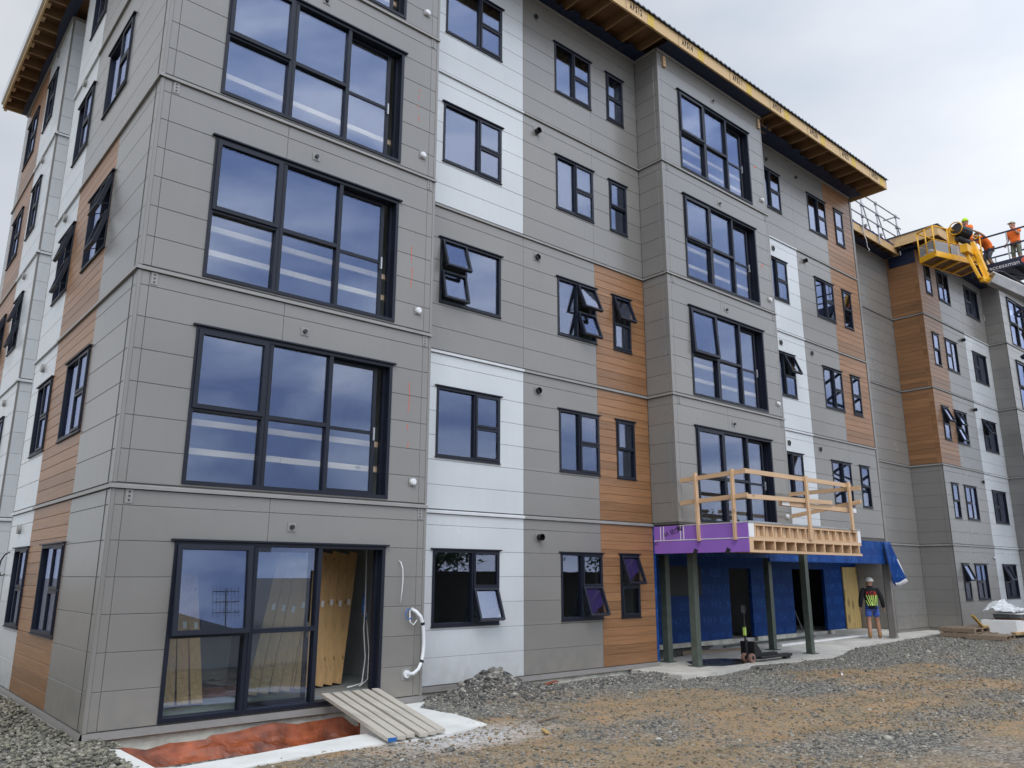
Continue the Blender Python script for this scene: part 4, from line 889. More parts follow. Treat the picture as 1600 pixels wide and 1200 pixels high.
while N_ < 95000:
    # denser near the camera, thinning with distance
    x = -1+ (random.random()**1.5)*28; y = -6.3+random.random()*7.1
    if not okpt(x, y): continue
    dist = math.hypot(x+2.5, y+10.3)
    if x < .2+(y+10.3)*.1-2.4 : continue
    s = random.choice((.006, .008, .010, .013, .017))*(1+dist*.028)*random.uniform(.7, 1.3)
    if random.random() < .012: s *= 2.1
    z = gh(x, y)+s*.15
    c_ = clay(x, y)
    if random.random() < c_*.93: 
        if random.random() < .38: pb.append((x, y, z)); sb.append(s*.8)
        N_ += 1; continue
    pts.append((x, y, z)); sz.append(s); N_ += 1
stones('gravel', np.array(pts), np.array(sz), ST1, 'loose grey gravel over the yard', seed=2)
stones('dirt_clods', np.array(pb), np.array(sb), ST2, 'brown clods and stones in the clay patches', seed=3)
pts = []; sz = []
for _ in range(15000):
    x = random.uniform(-2.2, .35); y = random.uniform(-3.4, 7.5)
    if x > -.07 and y > -.04: continue
    if x > .15 and y < -.3: continue
    s = random.uniform(.012, .038); pts.append((x, y, gh(x, y)+random.uniform(0, .035))); sz.append(s)
stones('corner_stones', np.array(pts), np.array(sz), ST3, 'coarse broken stone heaped along the side wall', flat=.55, seed=4)
pts = []; sz = []
for _ in range(5200):
    a = random.random()*6.28; r_ = abs(random.gauss(0, .55)); x = 6.0+math.cos(a)*r_*1.2; y = .05+math.sin(a)*r_
    if y > YB-.04 or x < XA+.05: continue
    s = random.choice((.012, .016, .022, .03))*random.uniform(.7, 1.3)*(1.9 if random.random() < .03 else 1); pts.append((x, y, gh(x, y)+s*.4)); sz.append(s)
for _ in range(2600):
    x = random.uniform(7.2, 10.1); y = random.uniform(-.6, .35); s = random.uniform(.010, .024); pts.append((x, y, gh(x, y)+s*.3)); sz.append(s)
stones('rubble_heap', np.array(pts), np.array(sz), stonemat('rubble', [(0, (.05, .05, .048)), (.4, (.13, .125, .115)), (.8, (.22, .20, .17)), (1, (.42, .40, .36))]), 'dark rubble heaped against the white wall', seed=5, flat=.75)
# slabs
def slab(name, poly, z0, z1, mtl, label):
    mb = MB(); mb.prism(poly, z0, z1); o = mb.build(name, mtl); o['kind'] = 'structure'; o['label'] = label; return o
slab('concrete_path', [(10.0, .62), (10.0, -.62), (10.9, -.68), (12.2, -.45), (12.93, -.32), (14.15, -.66), (15.5, -.72), (16.6, -.42), (17.5, -.1), (19.2, .30), (21.7, .55), (24.1, .82), (26.9, .9), (26.9, 1.78), (24.5, 1.78), (24.5, 3.0), (16.2, 3.0), (13.9, 1.75), (12.6, 1.6), (11.2, 1.5), (11.1, .72)], -.45, -.19, CONC, 'concrete slab under the entry posts')
slab('concrete_step', [(22.6, 2.95), (24.45, 2.95), (24.45, 1.85), (23.4, 1.85)], -.19, -.09, CONC, 'low concrete step below the plywood door')
slab('entry_gravel', [(11.05, 1.5), (16.2, 3.0), (11.05, 3.0)], -.4, -.225, GRD, 'gravel strip at the foot of the wrapped wall')
# pale slab round the pit: left leg, front leg, right pad
PS = MB(); PS.prism([(.10, -.52), (-.12, -1.6), (-.25, -2.4), (.18, -2.55), (.26, -1.75), (.24, -.64)], -.42, -.198)
PS.prism([(.18, -2.55), (1.06, -2.26), (1.64, -2.22), (2.4, -2.20), (2.85, -1.60), (2.5, -1.59), (1.26, -1.78), (.43, -1.86), (.26, -1.75)], -.42, -.197)
PS.prism([(2.4, -2.20), (2.75, -2.26), (3.4, -2.25), (4.17, -2.03), (4.30, -1.2), (4.22, -.45), (4.6, -.05), (3.75, -.05), (3.2, -.6), (2.9, -1.1), (2.85, -1.60)], -.42, -.196)
o = PS.build('concrete_apron', CONCW); o['kind'] = 'structure'; o['label'] = 'pale concrete apron around the orange lined pit'
mb = MB(); mb.prism([(11.7, .05), (11.9, -.2), (12.6, -.22), (13.3, -.05), (13.5, .35), (13.2, .75), (12.6, .9), (12.0, .8), (11.75, .5)], -.1885, -.1865)
o = mb.build('puddle', mat('wet_concrete', (.05, .052, .048), .28, var=.2)); o['kind'] = 'structure'; o['label'] = 'dark wet patch between the posts'
# orange membrane against the footing and over the pit floor
mb = MB(); idx = {}; nu, nv = 70, 14
TOPO = -.02; tops = [(.2, -.30), (.43, -.285), (.7, -.335), (.96, -.285), (1.2, -.30), (1.42, -.31), (1.43, -.27), (1.61, -.27), (2.0, -.235), (2.27, -.22), (2.6, -.27), (2.9, -.25), (3.25, -.24), (3.45, -.40), (3.9, -.42)]
def topz(x):
    for (a, za), (b, zb) in zip(tops, tops[1:]):
        if a <= x <= b: return TOPO+za+(zb-za)*(x-a)/(b-a+1e-6)
    return tops[-1][1] if x > 3 else tops[0][1]
for i in range(nu+1):
    x = .2+3.8*i/nu
    for j in range(nv+1):
        v = j/nv; n_ = fbm(x*1.0, v*1.6, 1.5, 4)*1.6
        y = -.012-.55*v**1.5-.10*v*(1+n_) if v < .8 else -.012-.55*v**1.5-.10*v*(1+n_)-(v-.8)*4
        z = topz(x)+.008*n_+(-.72-topz(x))*min(1, v*1.25)+.05*n_*math.sin(v*3.14)
        idx[i, j] = mb.p((x, y, z))
for i in range(nu):
    for j in range(nv): mb.f.append([idx[i, j], idx[i+1, j], idx[i+1, j+1], idx[i, j+1]]); mb.m.append(0)
om = mb.build('plastic_membrane', ORANGE, recalc=False); md = om.modifiers.new('s', 'SOLIDIFY'); md.thickness = .006
tag(om, 'crumpled orange plastic membrane lining the pit below the near bay', 'plastic sheet')
mb = MB(); p = [(3.3, -.30, -.23), (3.22, -.75, -.62), (3.62, -.78, -.62), (3.42, -.95, -.66)]
mb.face([p[0], p[1], p[3]]); mb.face([p[0], p[3], p[2]]); o2 = mb.build('membrane_fold', ORANGE, om, recalc=False); md = o2.modifiers.new('s', 'SOLIDIFY'); md.thickness = .01
o2.location = (0, 0, 0)

# ================================================================== LOOSE THINGS
# ramp planks
names = ['outermost', 'second', 'third', 'fourth', 'fifth', 'innermost']
for i in range(6):
    tx = 2.99+i*.155; bx = 2.60+i*.142; mb = MB(); ty = .02-.02*(i % 2)
    a = Vector((tx, ty, .035)); b_ = Vector((bx+.0, -2.30+.03*((i*7) % 3), -.150)); mb.beam(a, b_, .105, .045, mi=0)
    if i == 0:
        d = (b_-a).normalized(); mb.beam(b_, b_+d*.004, .105, .045, mi=1)
    o = mb.build('plank', [PLANKG, BLUEM], loc=(bx, -2.3, -.17), bevel=.004)
    tag(o, ('weathered ramp plank with a blue end, leftmost of the six at the door', 'second ramp plank from the blue ended one', 'third ramp plank from the blue ended one', 'fourth ramp plank from the blue ended one', 'fifth ramp plank from the blue ended one', 'rightmost ramp plank at the open door, farthest from the blue ended one')[i], 'plank', 'planks laid as a ramp')
# boards leaning inside the ground floor room
def lean(x0, y0, x1, y1, h, w, lab, yawd=0):
    mb = MB(); a = Vector((x0, y0, .03)); b_ = Vector((x1, y1, h)); mb.beam(a, b_, w, .036, mi=0, upv=(.04, -1, 0))
    d = (b_-a).normalized(); q = a+d*(h*.62)
    pr = d.cross(Vector((.12, -1, 0))).normalized(); nn = pr.cross(d).normalized()
    if nn.y > 0: nn = -nn
    c = q+nn*.0205+pr*(w*.18); mb.beam(c-d*.045, c+d*.045, .055, .003, mi=1, upv=(.12, -1, 0))
    o = mb.build('board', [LEAN, PWHITE], loc=(x0, y0, 0)); tag(o, lab, 'board', 'timber boards leaning inside the room')
for i in range(5): lean(2.98+i*.178, .80+.05*i, 3.36+i*.185, 1.15+.06*i, 1.98-.03*(i%2), .155, ('first', 'second', 'third', 'fourth', 'fifth')[i]+' leaning board counted from the left in the open doorway')
for i in range(5): lean(2.22+i*.178, .66+.04*i, 2.72+i*.165, 1.02+.03*i, 1.95-.04*(i%3), .15, ('first', 'second', 'third', 'fourth', 'fifth')[i]+' leaning board from the left behind the middle pane')
for i in range(4): lean(.90+i*.165, .50-.03*i, 1.0+i*.14, .98+.03*i, 1.62, .145, ('leftmost', 'second', 'third', 'rightmost')[i]+' leaning board of the four behind the left pane')
mb = MB(); mb.beam((2.15, 2.0, .05), (2.45, 2.6, 1.3), .5, .012, upv=(0, -1, 0)); o = mb.build('plaster_sheet', GYP, loc=(2.2, 2, 0)); tag(o, 'grey plasterboard offcut leaning deep inside the near room', 'plasterboard')
for i, y in enumerate((1.05, 1.55)):
    mb = MB(); mb.box(1.5, 2.9, y, y+.09, .0, .05); o = mb.build('timber_length', mat('red_primed_%d' % i, (.30, .11, .07), .7, var=.2), loc=(1.5, y, 0)); tag(o, ('front', 'rear')[i]+' red primed length lying on the room floor behind the left pane', 'timber')
mb = MB(); mb.tube([(4.0, .8, 2.0), (4.02, .8, 1.2), (4.0, .78, .8), (4.03, .75, .4), (3.9, .6, .05), (3.6, .5, .03)], .010); mb.tube([(4.06, .9, 2.0), (4.09, .9, 1.1), (4.12, .8, .5), (4.0, .6, .1), (3.8, .5, .03)], .009); mb.tube([(4.03, .84, 1.35), (4.0, .82, 1.1), (4.04, .8, .95)], .02, mi=1); o = mb.build('cable', [WHITEP, BLUEM], loc=(4, .8, 0), smooth=True)
tag(o, 'white and blue cables hanging just inside the open door', 'cable')
# conduit on bay one
CP = thing('conduit_pipe', 'white flexible conduit looping out of the near bay wall', 'pipe', (4.3, -.05, .2))
pts = [(4.33, -.02, 1.13), (4.37, -.09, 1.09), (4.43, -.12, 1.02), (4.48, -.11, .92), (4.505, -.10, .80), (4.515, -.10, .66), (4.51, -.10, .52), (4.48, -.11, .38), (4.42, -.12, .28), (4.35, -.10, .22), (4.29, -.03, .21)]
mb = MB(); mb.tube(pts, .026, n=12); mb.build('hose', WHITEP, CP, smooth=True)
mb = MB()
for i in (3, 7): mb.cyl(Vector(pts[i])+(Vector(pts[i-1])-Vector(pts[i+1])).normalized()*.02, Vector(pts[i])-(Vector(pts[i-1])-Vector(pts[i+1])).normalized()*.02, .030, n=12)
mb.build('tape_wrap', BLACKP, CP)
mb = MB(); mb.cyl((4.28, 0.0, .21), (4.28, -.04, .21), .055, n=16); mb.box(4.2, 4.36, -.006, -.001, .13, .29, mi=1); mb.build('wall_outlet', [WHITEP, TRIM], CP)
mb = MB(); mb.tube([(4.30, -.02, 1.13), (4.22, -.06, 1.12), (4.19, -.07, 1.06), (4.23, -.07, .99), (4.31, -.08, 1.0)], .008, mi=0); mb.tube([(4.30, -.02, 1.12), (4.27, -.08, .95), (4.33, -.08, .90), (4.40, -.07, .97)], .008, mi=1); mb.tube([(4.32, -.02, 1.14), (4.40, -.09, 1.1)], .007, mi=0); mb.build('wire', [BLUEM, WHITEP], CP, smooth=True)
mb = MB(); mb.tube([(4.09, 0, 1.83), (4.10, -.04, 1.81), (4.125, -.06, 1.72), (4.135, -.06, 1.55), (4.125, -.06, 1.4), (4.11, -.05, 1.22)], .0075); o = mb.build('cable', WHITEP, loc=(4.1, 0, 1.2), smooth=True); tag(o, 'thin white cable end hanging from a hole in the near bay wall', 'cable')
# red crayon marks on the bays
for (x, z0_, z1_) in ((4.17, 3.55, 4.6), (4.14, 6.2, 7.0), (4.17, 9.2, 9.9)):
    zz = np.linspace(z0_, z1_, 12); mb = MB()
    for a, b_ in zip(zz, zz[1:]):
        if random.random() < .75: mb.beam((x+.015*math.sin(a*9), -.0015, a), (x+.015*math.sin(b_*9), -.0015, b_), .010, .002, upv=(0, 1, 0))
    mb.build('crayon_mark', REDM, BLD)
for (x, z) in ((14.98, 12.3), (14.95, 9.45)): mb = MB(); mb.beam((x-.05, -.0015, z), (x+.06, -.0015, z+.08), .03, .002, upv=(0, 1, 0)); mb.build('crayon_mark', REDM, BLD)

# scraps on the yard
for q, (x, y, a_, ln, w_, mt, nm, lb, ct) in enumerate(((4.75, -2.35, .1, .42, .03, PALLW, 'timber_offcut', 'thin dark timber offcut lying on the gravel right of the pale slab', 'timber'), (4.45, -2.85, 1.2, .16, .05, PLY, 'timber_offcut', 'short yellowish timber chip standing out on the gravel right of the ramp', 'timber'), (7.1, .02, .2, .34, .09, ORANGE, 'plastic_scrap', 'orange membrane scrap beside the rubble heap', 'plastic scrap'), (12.2, -2.6, .5, .22, .03, PWHITE, 'timber_offcut', 'small pale offcut lying alone on the gravel in front of the balcony posts', 'timber'))):
    mb = MB(); zz = gh(x, y)+.03; mb.beam((x, y, zz), (x+ln*math.cos(a_), y+ln*math.sin(a_), zz+.015), w_, .018); o = mb.build(nm, mt, loc=(x, y, zz), bevel=.003); tag(o, lb, ct)

# pallet jack
PJ = thing('pallet_jack', 'black pallet jack parked on the slab between the posts', 'pallet jack', (13.1, -.1, -.19))
z0 = -.19
mb = MB()
for yy in (-.30, .06): mb.box(13.2, 14.45, yy, yy+.15, z0+.06, z0+.12); mb.box(14.2, 14.4, yy+.02, yy+.13, z0+.01, z0+.06)
mb.build('fork', BLACKM, PJ, bevel=.01)
mb = MB(); A_ = [(13.06, -.22, z0+.08), (13.06, -.22, z0+.42), (13.12, -.22, z0+.42), (13.42, -.22, z0+.12), (13.42, -.22, z0+.08)]; B_ = [(x, .12, z) for x, y, z in A_]
mb.face(A_); mb.face(B_)
for k_ in range(5): mb.face([A_[k_], A_[(k_+1) % 5], B_[(k_+1) % 5], B_[k_]])
mb.cyl((13.02, -.05, z0+.1), (13.02, -.05, z0+.46), .04); mb.build('body', BLACKM, PJ)
BW_ = mat('brown_wheel', (.30, .17, .13), .6)
for yy in (-.24, -.06):
    mb = MB(); mb.cyl((12.96, yy, z0+.095), (12.96, yy+.06, z0+.095), .095, n=20); mb.cyl((12.96, yy-.004, z0+.095), (12.96, yy+.064, z0+.095), .045, n=14, mi=1); mb.build('wheel', [BW_, BLACKM], PJ)
mb = MB(); mb.cyl((13.0, -.05, z0+.4), (12.99, -.05, z0+1.16), .022, mi=0); mb.box(12.97, 13.01, -.08, -.02, z0+.55, z0+.72, mi=1); mb.build('handle', [BLACKM, HVY], PJ)
mb = MB(); mb.tube([(12.99, -.05, z0+1.0), (12.99, -.10, z0+1.05), (12.99, -.10, z0+1.16), (12.99, -.05, z0+1.19), (12.99, .0, z0+1.16), (12.99, .0, z0+1.05), (12.99, -.05, z0+1.0)], .014); mb.box(12.97, 12.985, -.09, -.01, z0+1.02, z0+1.17, mi=1); mb.build('grip', [BLACKM, GALV], PJ)
# timber lengths on the slab
for i, (a, b_, w, h, lb) in enumerate((((17.0, 1.55, -.16), (22.2, 1.75, -.15), .14, .05, 'long pale board lying on the slab in front of the walker'), ((15.6, 2.3, -.17), (20.5, 2.5, -.14), .09, .04, 'dark steel length lying by the wrapped wall'), ((13.3, 1.9, -.17), (15.7, 1.45, -.17), .06, .09, 'short timber edge board beside the pallet jack'))):
    mb = MB(); mb.beam(a, b_, w, h); o = mb.build('board', [PWHITE, STEEL, PALLW][i], loc=a); tag(o, lb, 'board')
# pallets
def pallet(cx, cy, z, ang, lab, gr):
    t = thing('pallet', lab, 'pallet', (cx, cy, z), gr); ca, sa = math.cos(ang), math.sin(ang)
    T = lambda x, y, zz: (cx+x*ca-y*sa, cy+x*sa+y*ca, z+zz)
    for i in range(7): mb = MB(T); yy = -.5+i*.155; mb.box(-.6, .6, yy, yy+.10, .115, .135); mb.build('slat', PALLW, t)
    for xx in (-.6, -.05, .5): mb = MB(T); mb.box(xx, xx+.1, -.5, .53, .02, .114); mb.build('bearer', PALLW, t)
    mb = MB(T)
    for yy in (-.5, -.03, .43): mb.box(-.6, .6, yy, yy+.1, 0, .019)
    mb.build('bottom_slat', PALLW, t)
    return t
for i, (x, y, z, a, lb) in enumerate(((24.6, -.25, -.2, .05, 'lowest wooden pallet at the left of the pile'), (24.75, -.2, -.06, -.03, 'wooden pallet stacked on the left one'), (24.2, -1.1, -.2, .12, 'weathered pallet nearest the gravel, front of the pile'), (25.8, -.5, -.2, -.1, 'pallet in the middle of the pile'), (25.9, -.4, -.06, .04, 'upper pallet in the middle under the loose yellow stick'))):
    pallet(x, y, z, a, lb, 'pallets piled by the far wing')
mb = MB(); mb.beam((25.0, -.6, .12), (24.35, -.6, .45), .07, .05); mb.beam((25.0, -.6, .1), (26.2, -.8, .14), .1, .04); o = mb.build('timber_offcut', mat('yellow_timber', (.42, .26, .05), .6), loc=(25, -.6, .1)); tag(o, 'yellow timber stick poking up from the pallet pile', 'timber')
mb = MB(); mb.prism([(25.0, -1.5), (26.9, -1.75), (27.0, -1.65), (25.1, -1.35)], -.1, -.03); mb.prism([(25.3, -1.9), (27.0, -1.5), (27.0, -1.4), (25.3, -1.78)], -.02, .04); o = mb.build('timber_stack', mat('raw_timber', (.42, .27, .12), .7, var=.2), loc=(26, -1.6, -.1)); tag(o, 'sawn timbers lying in front of the white crate', 'timber')
CR = thing('crate', 'large white box with wrapped goods stacked on it at the far right', 'crate', (26.3, -.9, -.2))
mb = MB(); mb.prism([(25.25, -.5), (25.35, -1.45), (27.6, -1.6), (27.6, -.5)], -.15, .30); mb.build('box', CONTW, CR, bevel=.01)
mb = MB(); mb.box(25.75, 26.85, -1.48, -.7, .36, .47, mi=0); mb.box(25.7, 26.9, -1.5, -.7, .47, .50, mi=1)
for q in (25.78, 26.2, 26.65): mb.box(q, q+.16, -1.5, -.72, .301, .36, mi=2)
mb.build('goods', [mat('dark_goods', (.12, .13, .13), .5, var=.5, vscale=8), PWHITE, mat('brown_feet', (.16, .07, .04), .7)], CR)
mb = MB(); idx = {}
for i in range(25):
    for j in range(13):
        u = i/24; v = j/12; n_ = fbm(u*4, v*3, 1.6, 4); idx[i, j] = mb.p((25.4+2.3*u, -.55-.85*v, .52+.32*math.exp(-((u-.35)/.25)**2-((v-.3)/.4)**2)+.12*abs(n_)))
for i in range(24):
    for j in range(12): mb.f.append([idx[i, j], idx[i+1, j], idx[i+1, j+1], idx[i, j+1]]); mb.m.append(0)
o = mb.build('plastic_wrap', WRAPW, CR, recalc=False); md = o.modifiers.new('s', 'SOLIDIFY'); md.thickness = .01

# ================================================================== PEOPLE
def skinmesh(name, verts, edges, rad, mtl, parent, sub=2, loc=None):
    me = bpy.data.meshes.new(name); O = ORG[parent] if parent is not None else Vector(loc); me.from_pydata([tuple(Vector(v)-O) for v in verts], edges, [])
    ob = bpy.data.objects.new(name, me); COL.objects.link(ob)
    ob.modifiers.new('skin', 'SKIN'); md = ob.modifiers.new('sub', 'SUBSURF'); md.levels = sub; md.render_levels = sub
    lay = me.skin_vertices[0].data if me.skin_vertices else None
    if lay is None:
        bm = bmesh.new(); bm.from_mesh(me); bm.verts.layers.skin.verify(); bm.to_mesh(me); bm.free(); lay = me.skin_vertices[0].data
    for i, r_ in enumerate(rad):
        lay[i].radius = (r_, r_) if not hasattr(r_, '__len__') else r_
        lay[i].use_root = (i == 0)
    dg = bpy.context.evaluated_depsgraph_get(); m2 = bpy.data.meshes.new_from_object(ob.evaluated_get(dg)); bpy.data.objects.remove(ob)
    m2.name = name; m2.materials.clear(); m2.materials.append(mtl)
    m2.polygons.foreach_set('use_smooth', [True]*len(m2.polygons)); m2.polygons.foreach_set('material_index', [0]*len(m2.polygons))
    o = bpy.data.objects.new(name, m2); COL.objects.link(o)
    if parent is not None: o.parent = parent
    ORG[o] = O; return o
def person(label, loc, heading, J, skin, top, topm, legm, bootm, shorts=False, hat=None, group=None, shoe=True):
    """J: joint positions in local metres (x right, y forward, z up). heading: world angle of local +y from +X."""
    ca, sa = math.cos(heading), math.sin(heading); L0 = Vector(loc)
    def W(p): return L0+Vector((p[0]*sa+p[1]*ca, -p[0]*ca+p[1]*sa, p[2]))
    t = thing('person', label, 'person', loc, group)
    V = [];E_ = [];Rr = []
    def add(p, r_, par=None):
        V.append(W(p)); Rr.append(r_); i = len(V)-1
        if par is not None: E_.append((par, i))
        return i
    pel = add(J['pelvis'], (.11, .09)); sp1 = add(J['spine'], (.10, .075), pel); ch = add(J['chest'], (.10, .07), sp1); nk = add(J['neck'], .070, ch); hd0 = add(J['jaw'], .088, nk); hd1 = add(J['head'], .112, hd0); hd2 = add(J['crown'], .090, hd1)
    for s in 'LR':
        sh = add(J['sh'+s], .050, ch); el = add(J['el'+s], .045, sh); wr = add(J['wr'+s], .030, el)
        e = Vector(J['el'+s]); w_ = Vector(J['wr'+s]); d = (w_-e).normalized(); pm = w_+d*.055; pi = add(pm, .030, wr)
        side = d.cross(Vector((0, 1, .1))).normalized(); fwd = side.cross(d).normalized()
        for k, (o_, ln) in enumerate(((-.028, .060), (-.010, .072), (.010, .068), (.027, .055))):
            a = add(pm+fwd*o_+d*.045, .0095, pi); b_ = add(pm+fwd*o_+d*(.045+ln*.6)+side*.012, .0085, a); add(pm+fwd*o_+d*(.045+ln)+side*.032, .007, b_)
        a = add(pm+fwd*.045-d*.01, .011, pi); add(pm+fwd*.062+d*.03, .009, a)
        hp = add(J['hip'+s], (.090, .090), pel); kn = add(J['kn'+s], .068, hp); cf = add(tuple(Vector(J['kn'+s]).lerp(Vector(J['an'+s]), .35)), .072, kn); an = add(J['an'+s], .046, cf)
        ft_ = Vector(J['an'+s])+Vector((0, .10, -.06)); add(ft_, .035, an)
    skinmesh('body', V, E_, Rr, skin, t)
    # face and ears
    hc = W(J['head']); fwv = Vector((ca, sa, 0)); rv = Vector((sa, -ca, 0))
    mb = MB(); mb.ball(hc+fwv*.092-Vector((0, 0, .015)), .013, .013, .018); 
    for s in (-1, 1): mb.ball(hc+rv*s*.084-Vector((0, 0, .01)), .012, .018, .028)
    mb.build('ear', skin, t, smooth=True)
    # top garment
    sleeve = top.get('sleeve', 1.0)
    pv, spn, chv, nkv = (Vector(J[q]) for q in ('pelvis', 'spine', 'chest', 'neck')); shm = (Vector(J['shL'])+Vector(J['shR']))/2
    hem = pv-(spn-pv).normalized()*.075
    rings = [(hem, .185, .145), (pv+(spn-pv)*.35, .168, .125), (spn, .172, .128), (spn.lerp(chv, .6), .190, .138), (chv.lerp(shm, .55), .205, .138), (shm+(nkv-shm)*.12, .20, .118), (shm.lerp(nkv, .50), .15, .098), (shm.lerp(nkv, .85), .088, .082), (nkv+(nkv-shm).normalized()*.03, .076, .078)]
    mb = MB(); prev = None; nn_ = 28
    for q, (c_, rx_, ry_) in enumerate(rings):
        a_ = rings[max(0, q-1)][0]; b_ = rings[min(len(rings)-1, q+1)][0]; ax = (b_-a_).normalized(); fd = Vector((1, 0, 0)).cross(ax)*-1
        cur = []
        for k_ in range(nn_):
            th = 2*math.pi*k_/nn_; cx_, sy_ = math.cos(th), math.sin(th); wob = 1+.018*math.sin(3*th+q*1.3)
            cur.append(mb.p(W(c_+Vector((1, 0, 0))*(rx_*wob*math.copysign(abs(cx_)**.85, cx_))+fd*(ry_*wob*math.copysign(abs(sy_)**.9, sy_)))))
        if prev:
            for k_ in range(nn_): mb.f.append([prev[k_], prev[(k_+1) % nn_], cur[(k_+1) % nn_], cur[k_]]); mb.m.append(0)
        else: mb.f.append(cur[::-1]); mb.m.append(0)
        prev = cur
    J['_top'] = mb.build('jacket' if sleeve > .6 else 'vest', topm, t, smooth=True)
    if sleeve > 0:
        for s_ in 'LR':
            V = []; E_ = []; Rr = []; S0 = Vector(J['sh'+s_]); e = Vector(J['el'+s_]); w_ = Vector(J['wr'+s_])
            a0 = add(tuple(S0.lerp(shm, .30)), .088); a1 = add(tuple(S0), .092, a0)
            if sleeve < .6: add(tuple(S0.lerp(e, .7)), .074, a1)
            else: a2 = add(tuple(S0.lerp(e, .5)), .080, a1); a3 = add(tuple(e), .072, a2); a4 = add(tuple(e.lerp(w_, .5)), .064, a3); add(tuple(e.lerp(w_, .96)), .052, a4)
            skinmesh('sleeve', V, E_, Rr, topm, t)
    V = []; E_ = []; Rr = []
    pel = add(tuple(Vector(J['pelvis'])-Vector((0, 0, .07))), (.12, .105))
    for s in 'LR':
        hp = add(J['hip'+s], .108, pel); kn = Vector(J['kn'+s]); hpv = Vector(J['hip'+s])
        if shorts: add(tuple(hpv.lerp(kn, .72)), .108, hp)
        else:
            k_ = add(tuple(kn), .074, hp); add(tuple(kn.lerp(Vector(J['an'+s]), .92)), .060, k_)
    skinmesh('shorts' if shorts else 'trousers', V, E_, Rr, legm, t)
    for s in 'LR':
        V = []; E_ = []; Rr = []
        an = Vector(J['an'+s]); a0 = add(tuple(an+Vector((0, 0, .13))), .062); a1 = add(tuple(an+Vector((0, -.01, -.03))), .060, a0); add(tuple(an+Vector((0, .07, -.045))), .046, a1); add(tuple(an+Vector((0, .15, -.05))), .038, len(V)-1)
        skinmesh('boot', V, E_, Rr, bootm, t, sub=1)
    cr = W(J['head'])
    if hat == 'helmet':
        mb = MB(); mb.ball(cr+Vector((0, 0, .01)), .128, .135, .125, half=True, seg=20); 
        mb.cyl(cr+Vector((0, 0, .003)), cr+Vector((0, 0, .013)), .136, n=20); mb.beam(cr+fwv*.11+Vector((0, 0, .008)), cr+fwv*.19-Vector((0, 0, .006)), .16, .01); mb.build('helmet', HELM, t, smooth=True)
    elif hat == 'beanie':
        mb = MB(); mb.ball(cr+Vector((0, 0, .015)), .115, .115, .15, half=True, seg=18); mb.build('beanie', LIME, t, smooth=True)
    elif hat == 'cap':
        mb = MB(); mb.ball(cr+Vector((0, 0, .02)), .115, .115, .105, half=True, seg=18); mb.beam(cr+fwv*.08+Vector((0, 0, .03)), cr+fwv*.20+Vector((0, 0, .015)), .14, .01); mb.build('cap', KHAKI, t, smooth=True)
    else:
        mb = MB(); mb.ball(cr+Vector((0, 0, .0))-fwv*.012, .100, .100, .125, half=True, seg=18); mb.build('hair', HAIR, t, smooth=True)
    return t, W
STAND = dict(pelvis=(0, 0, .93), spine=(0, .0, 1.10), chest=(0, .0, 1.30), neck=(0, .01, 1.48), jaw=(0, .03, 1.55), head=(0, .035, 1.64), crown=(0, .03, 1.71),
             shL=(-.19, 0, 1.40), elL=(-.26, -.03, 1.12), wrL=(-.27, .06, .88), shR=(.19, 0, 1.40), elR=(.27, -.02, 1.12), wrR=(.29, .06, .88),
             hipL=(-.10, 0, .88), knL=(-.11, .03, .49), anL=(-.12, -.02, .09), hipR=(.10, 0, .88), knR=(.11, .05, .49), anR=(.12, .0, .09))
WALK = dict(STAND); WALK.update(chest=(0, 0, 1.28), shL=(-.20, 0, 1.40), shR=(.20, 0, 1.40), elL=(-.29, -.06, 1.13), wrL=(-.31, .03, .88), elR=(.30, -.02, 1.12), wrR=(.34, .10, .88), knR=(.13, .12, .50), anR=(.17, .12, .09), knL=(-.11, .0, .49), anL=(-.13, -.12, .10))
hd = R(33)
t, W = person('worker walking away in white helmet, black hooded top and blue shorts', (21.55, 1.15, -.19), hd, WALK, SKIN, dict(sleeve=1), HOOD, SHORT, BOOT, shorts=True, hat='helmet')
# print on the back of the top: curved with the back, just proud of it
ca, sa = math.cos(hd), math.sin(hd)
BK = Matrix(((sa, 0, -ca, 0), (-ca, 0, -sa, 0), (0, 1, 0, 0), (0, 0, 0, 1)))
def backm(x, y, z): return Matrix.Translation(W((x, y, z))) @ BK
from mathutils.bvhtree import BVHTree
jk = WALK['_top']; jm = jk.data; jv = [v_.co+ORG[jk] for v_ in jm.vertices]; BV = BVHTree.FromPolygons(jv, [tuple(p_.vertices) for p_ in jm.polygons])
fdir = Vector((ca, sa, 0))
def drape(o_, off):
    for v_ in o_.data.vertices:
        w_ = v_.co+ORG[o_]; base = w_-fdir*(w_-W((0, 0, w_.z+.19))).dot(fdir)-fdir*.6; hit = BV.ray_cast(base, fdir)
        if hit[0] is not None: v_.co = hit[0]-fdir*off-ORG[o_]
    o_.data.update()
tx_ = text_mesh('KCB', .135, backm(-.135, -.19, 1.265), mat('red_print', (.75, .03, .03), .6), t, 'back_lettering', 0, 1.15); drape(tx_, .006)
mb = MB(lambda x, y, z: W((x, y, z)))
for (xa, za, xb, zb_) in ((-.135, 1.25, -.035, .95), (-.07, 1.25, .01, .95), (.055, 1.25, .02, .95), (.12, 1.25, .075, .95), (-.15, 1.10, -.095, .95), (.16, 1.25, .145, .95), (-.005, 1.25, .005, 1.12)):
    for q in range(8):
        t0_, t1_ = q/8, (q+1)/8; x0_ = xa+(xb-xa)*t0_; x1_ = xa+(xb-xa)*t1_; z0_ = za+(zb_-za)*t0_; z1_ = za+(zb_-za)*t1_
        mb.face([(x0_-.0125, -.2, z0_), (x0_+.0125, -.2, z0_), (x1_+.0125, -.2, z1_), (x1_-.0125, -.2, z1_)])
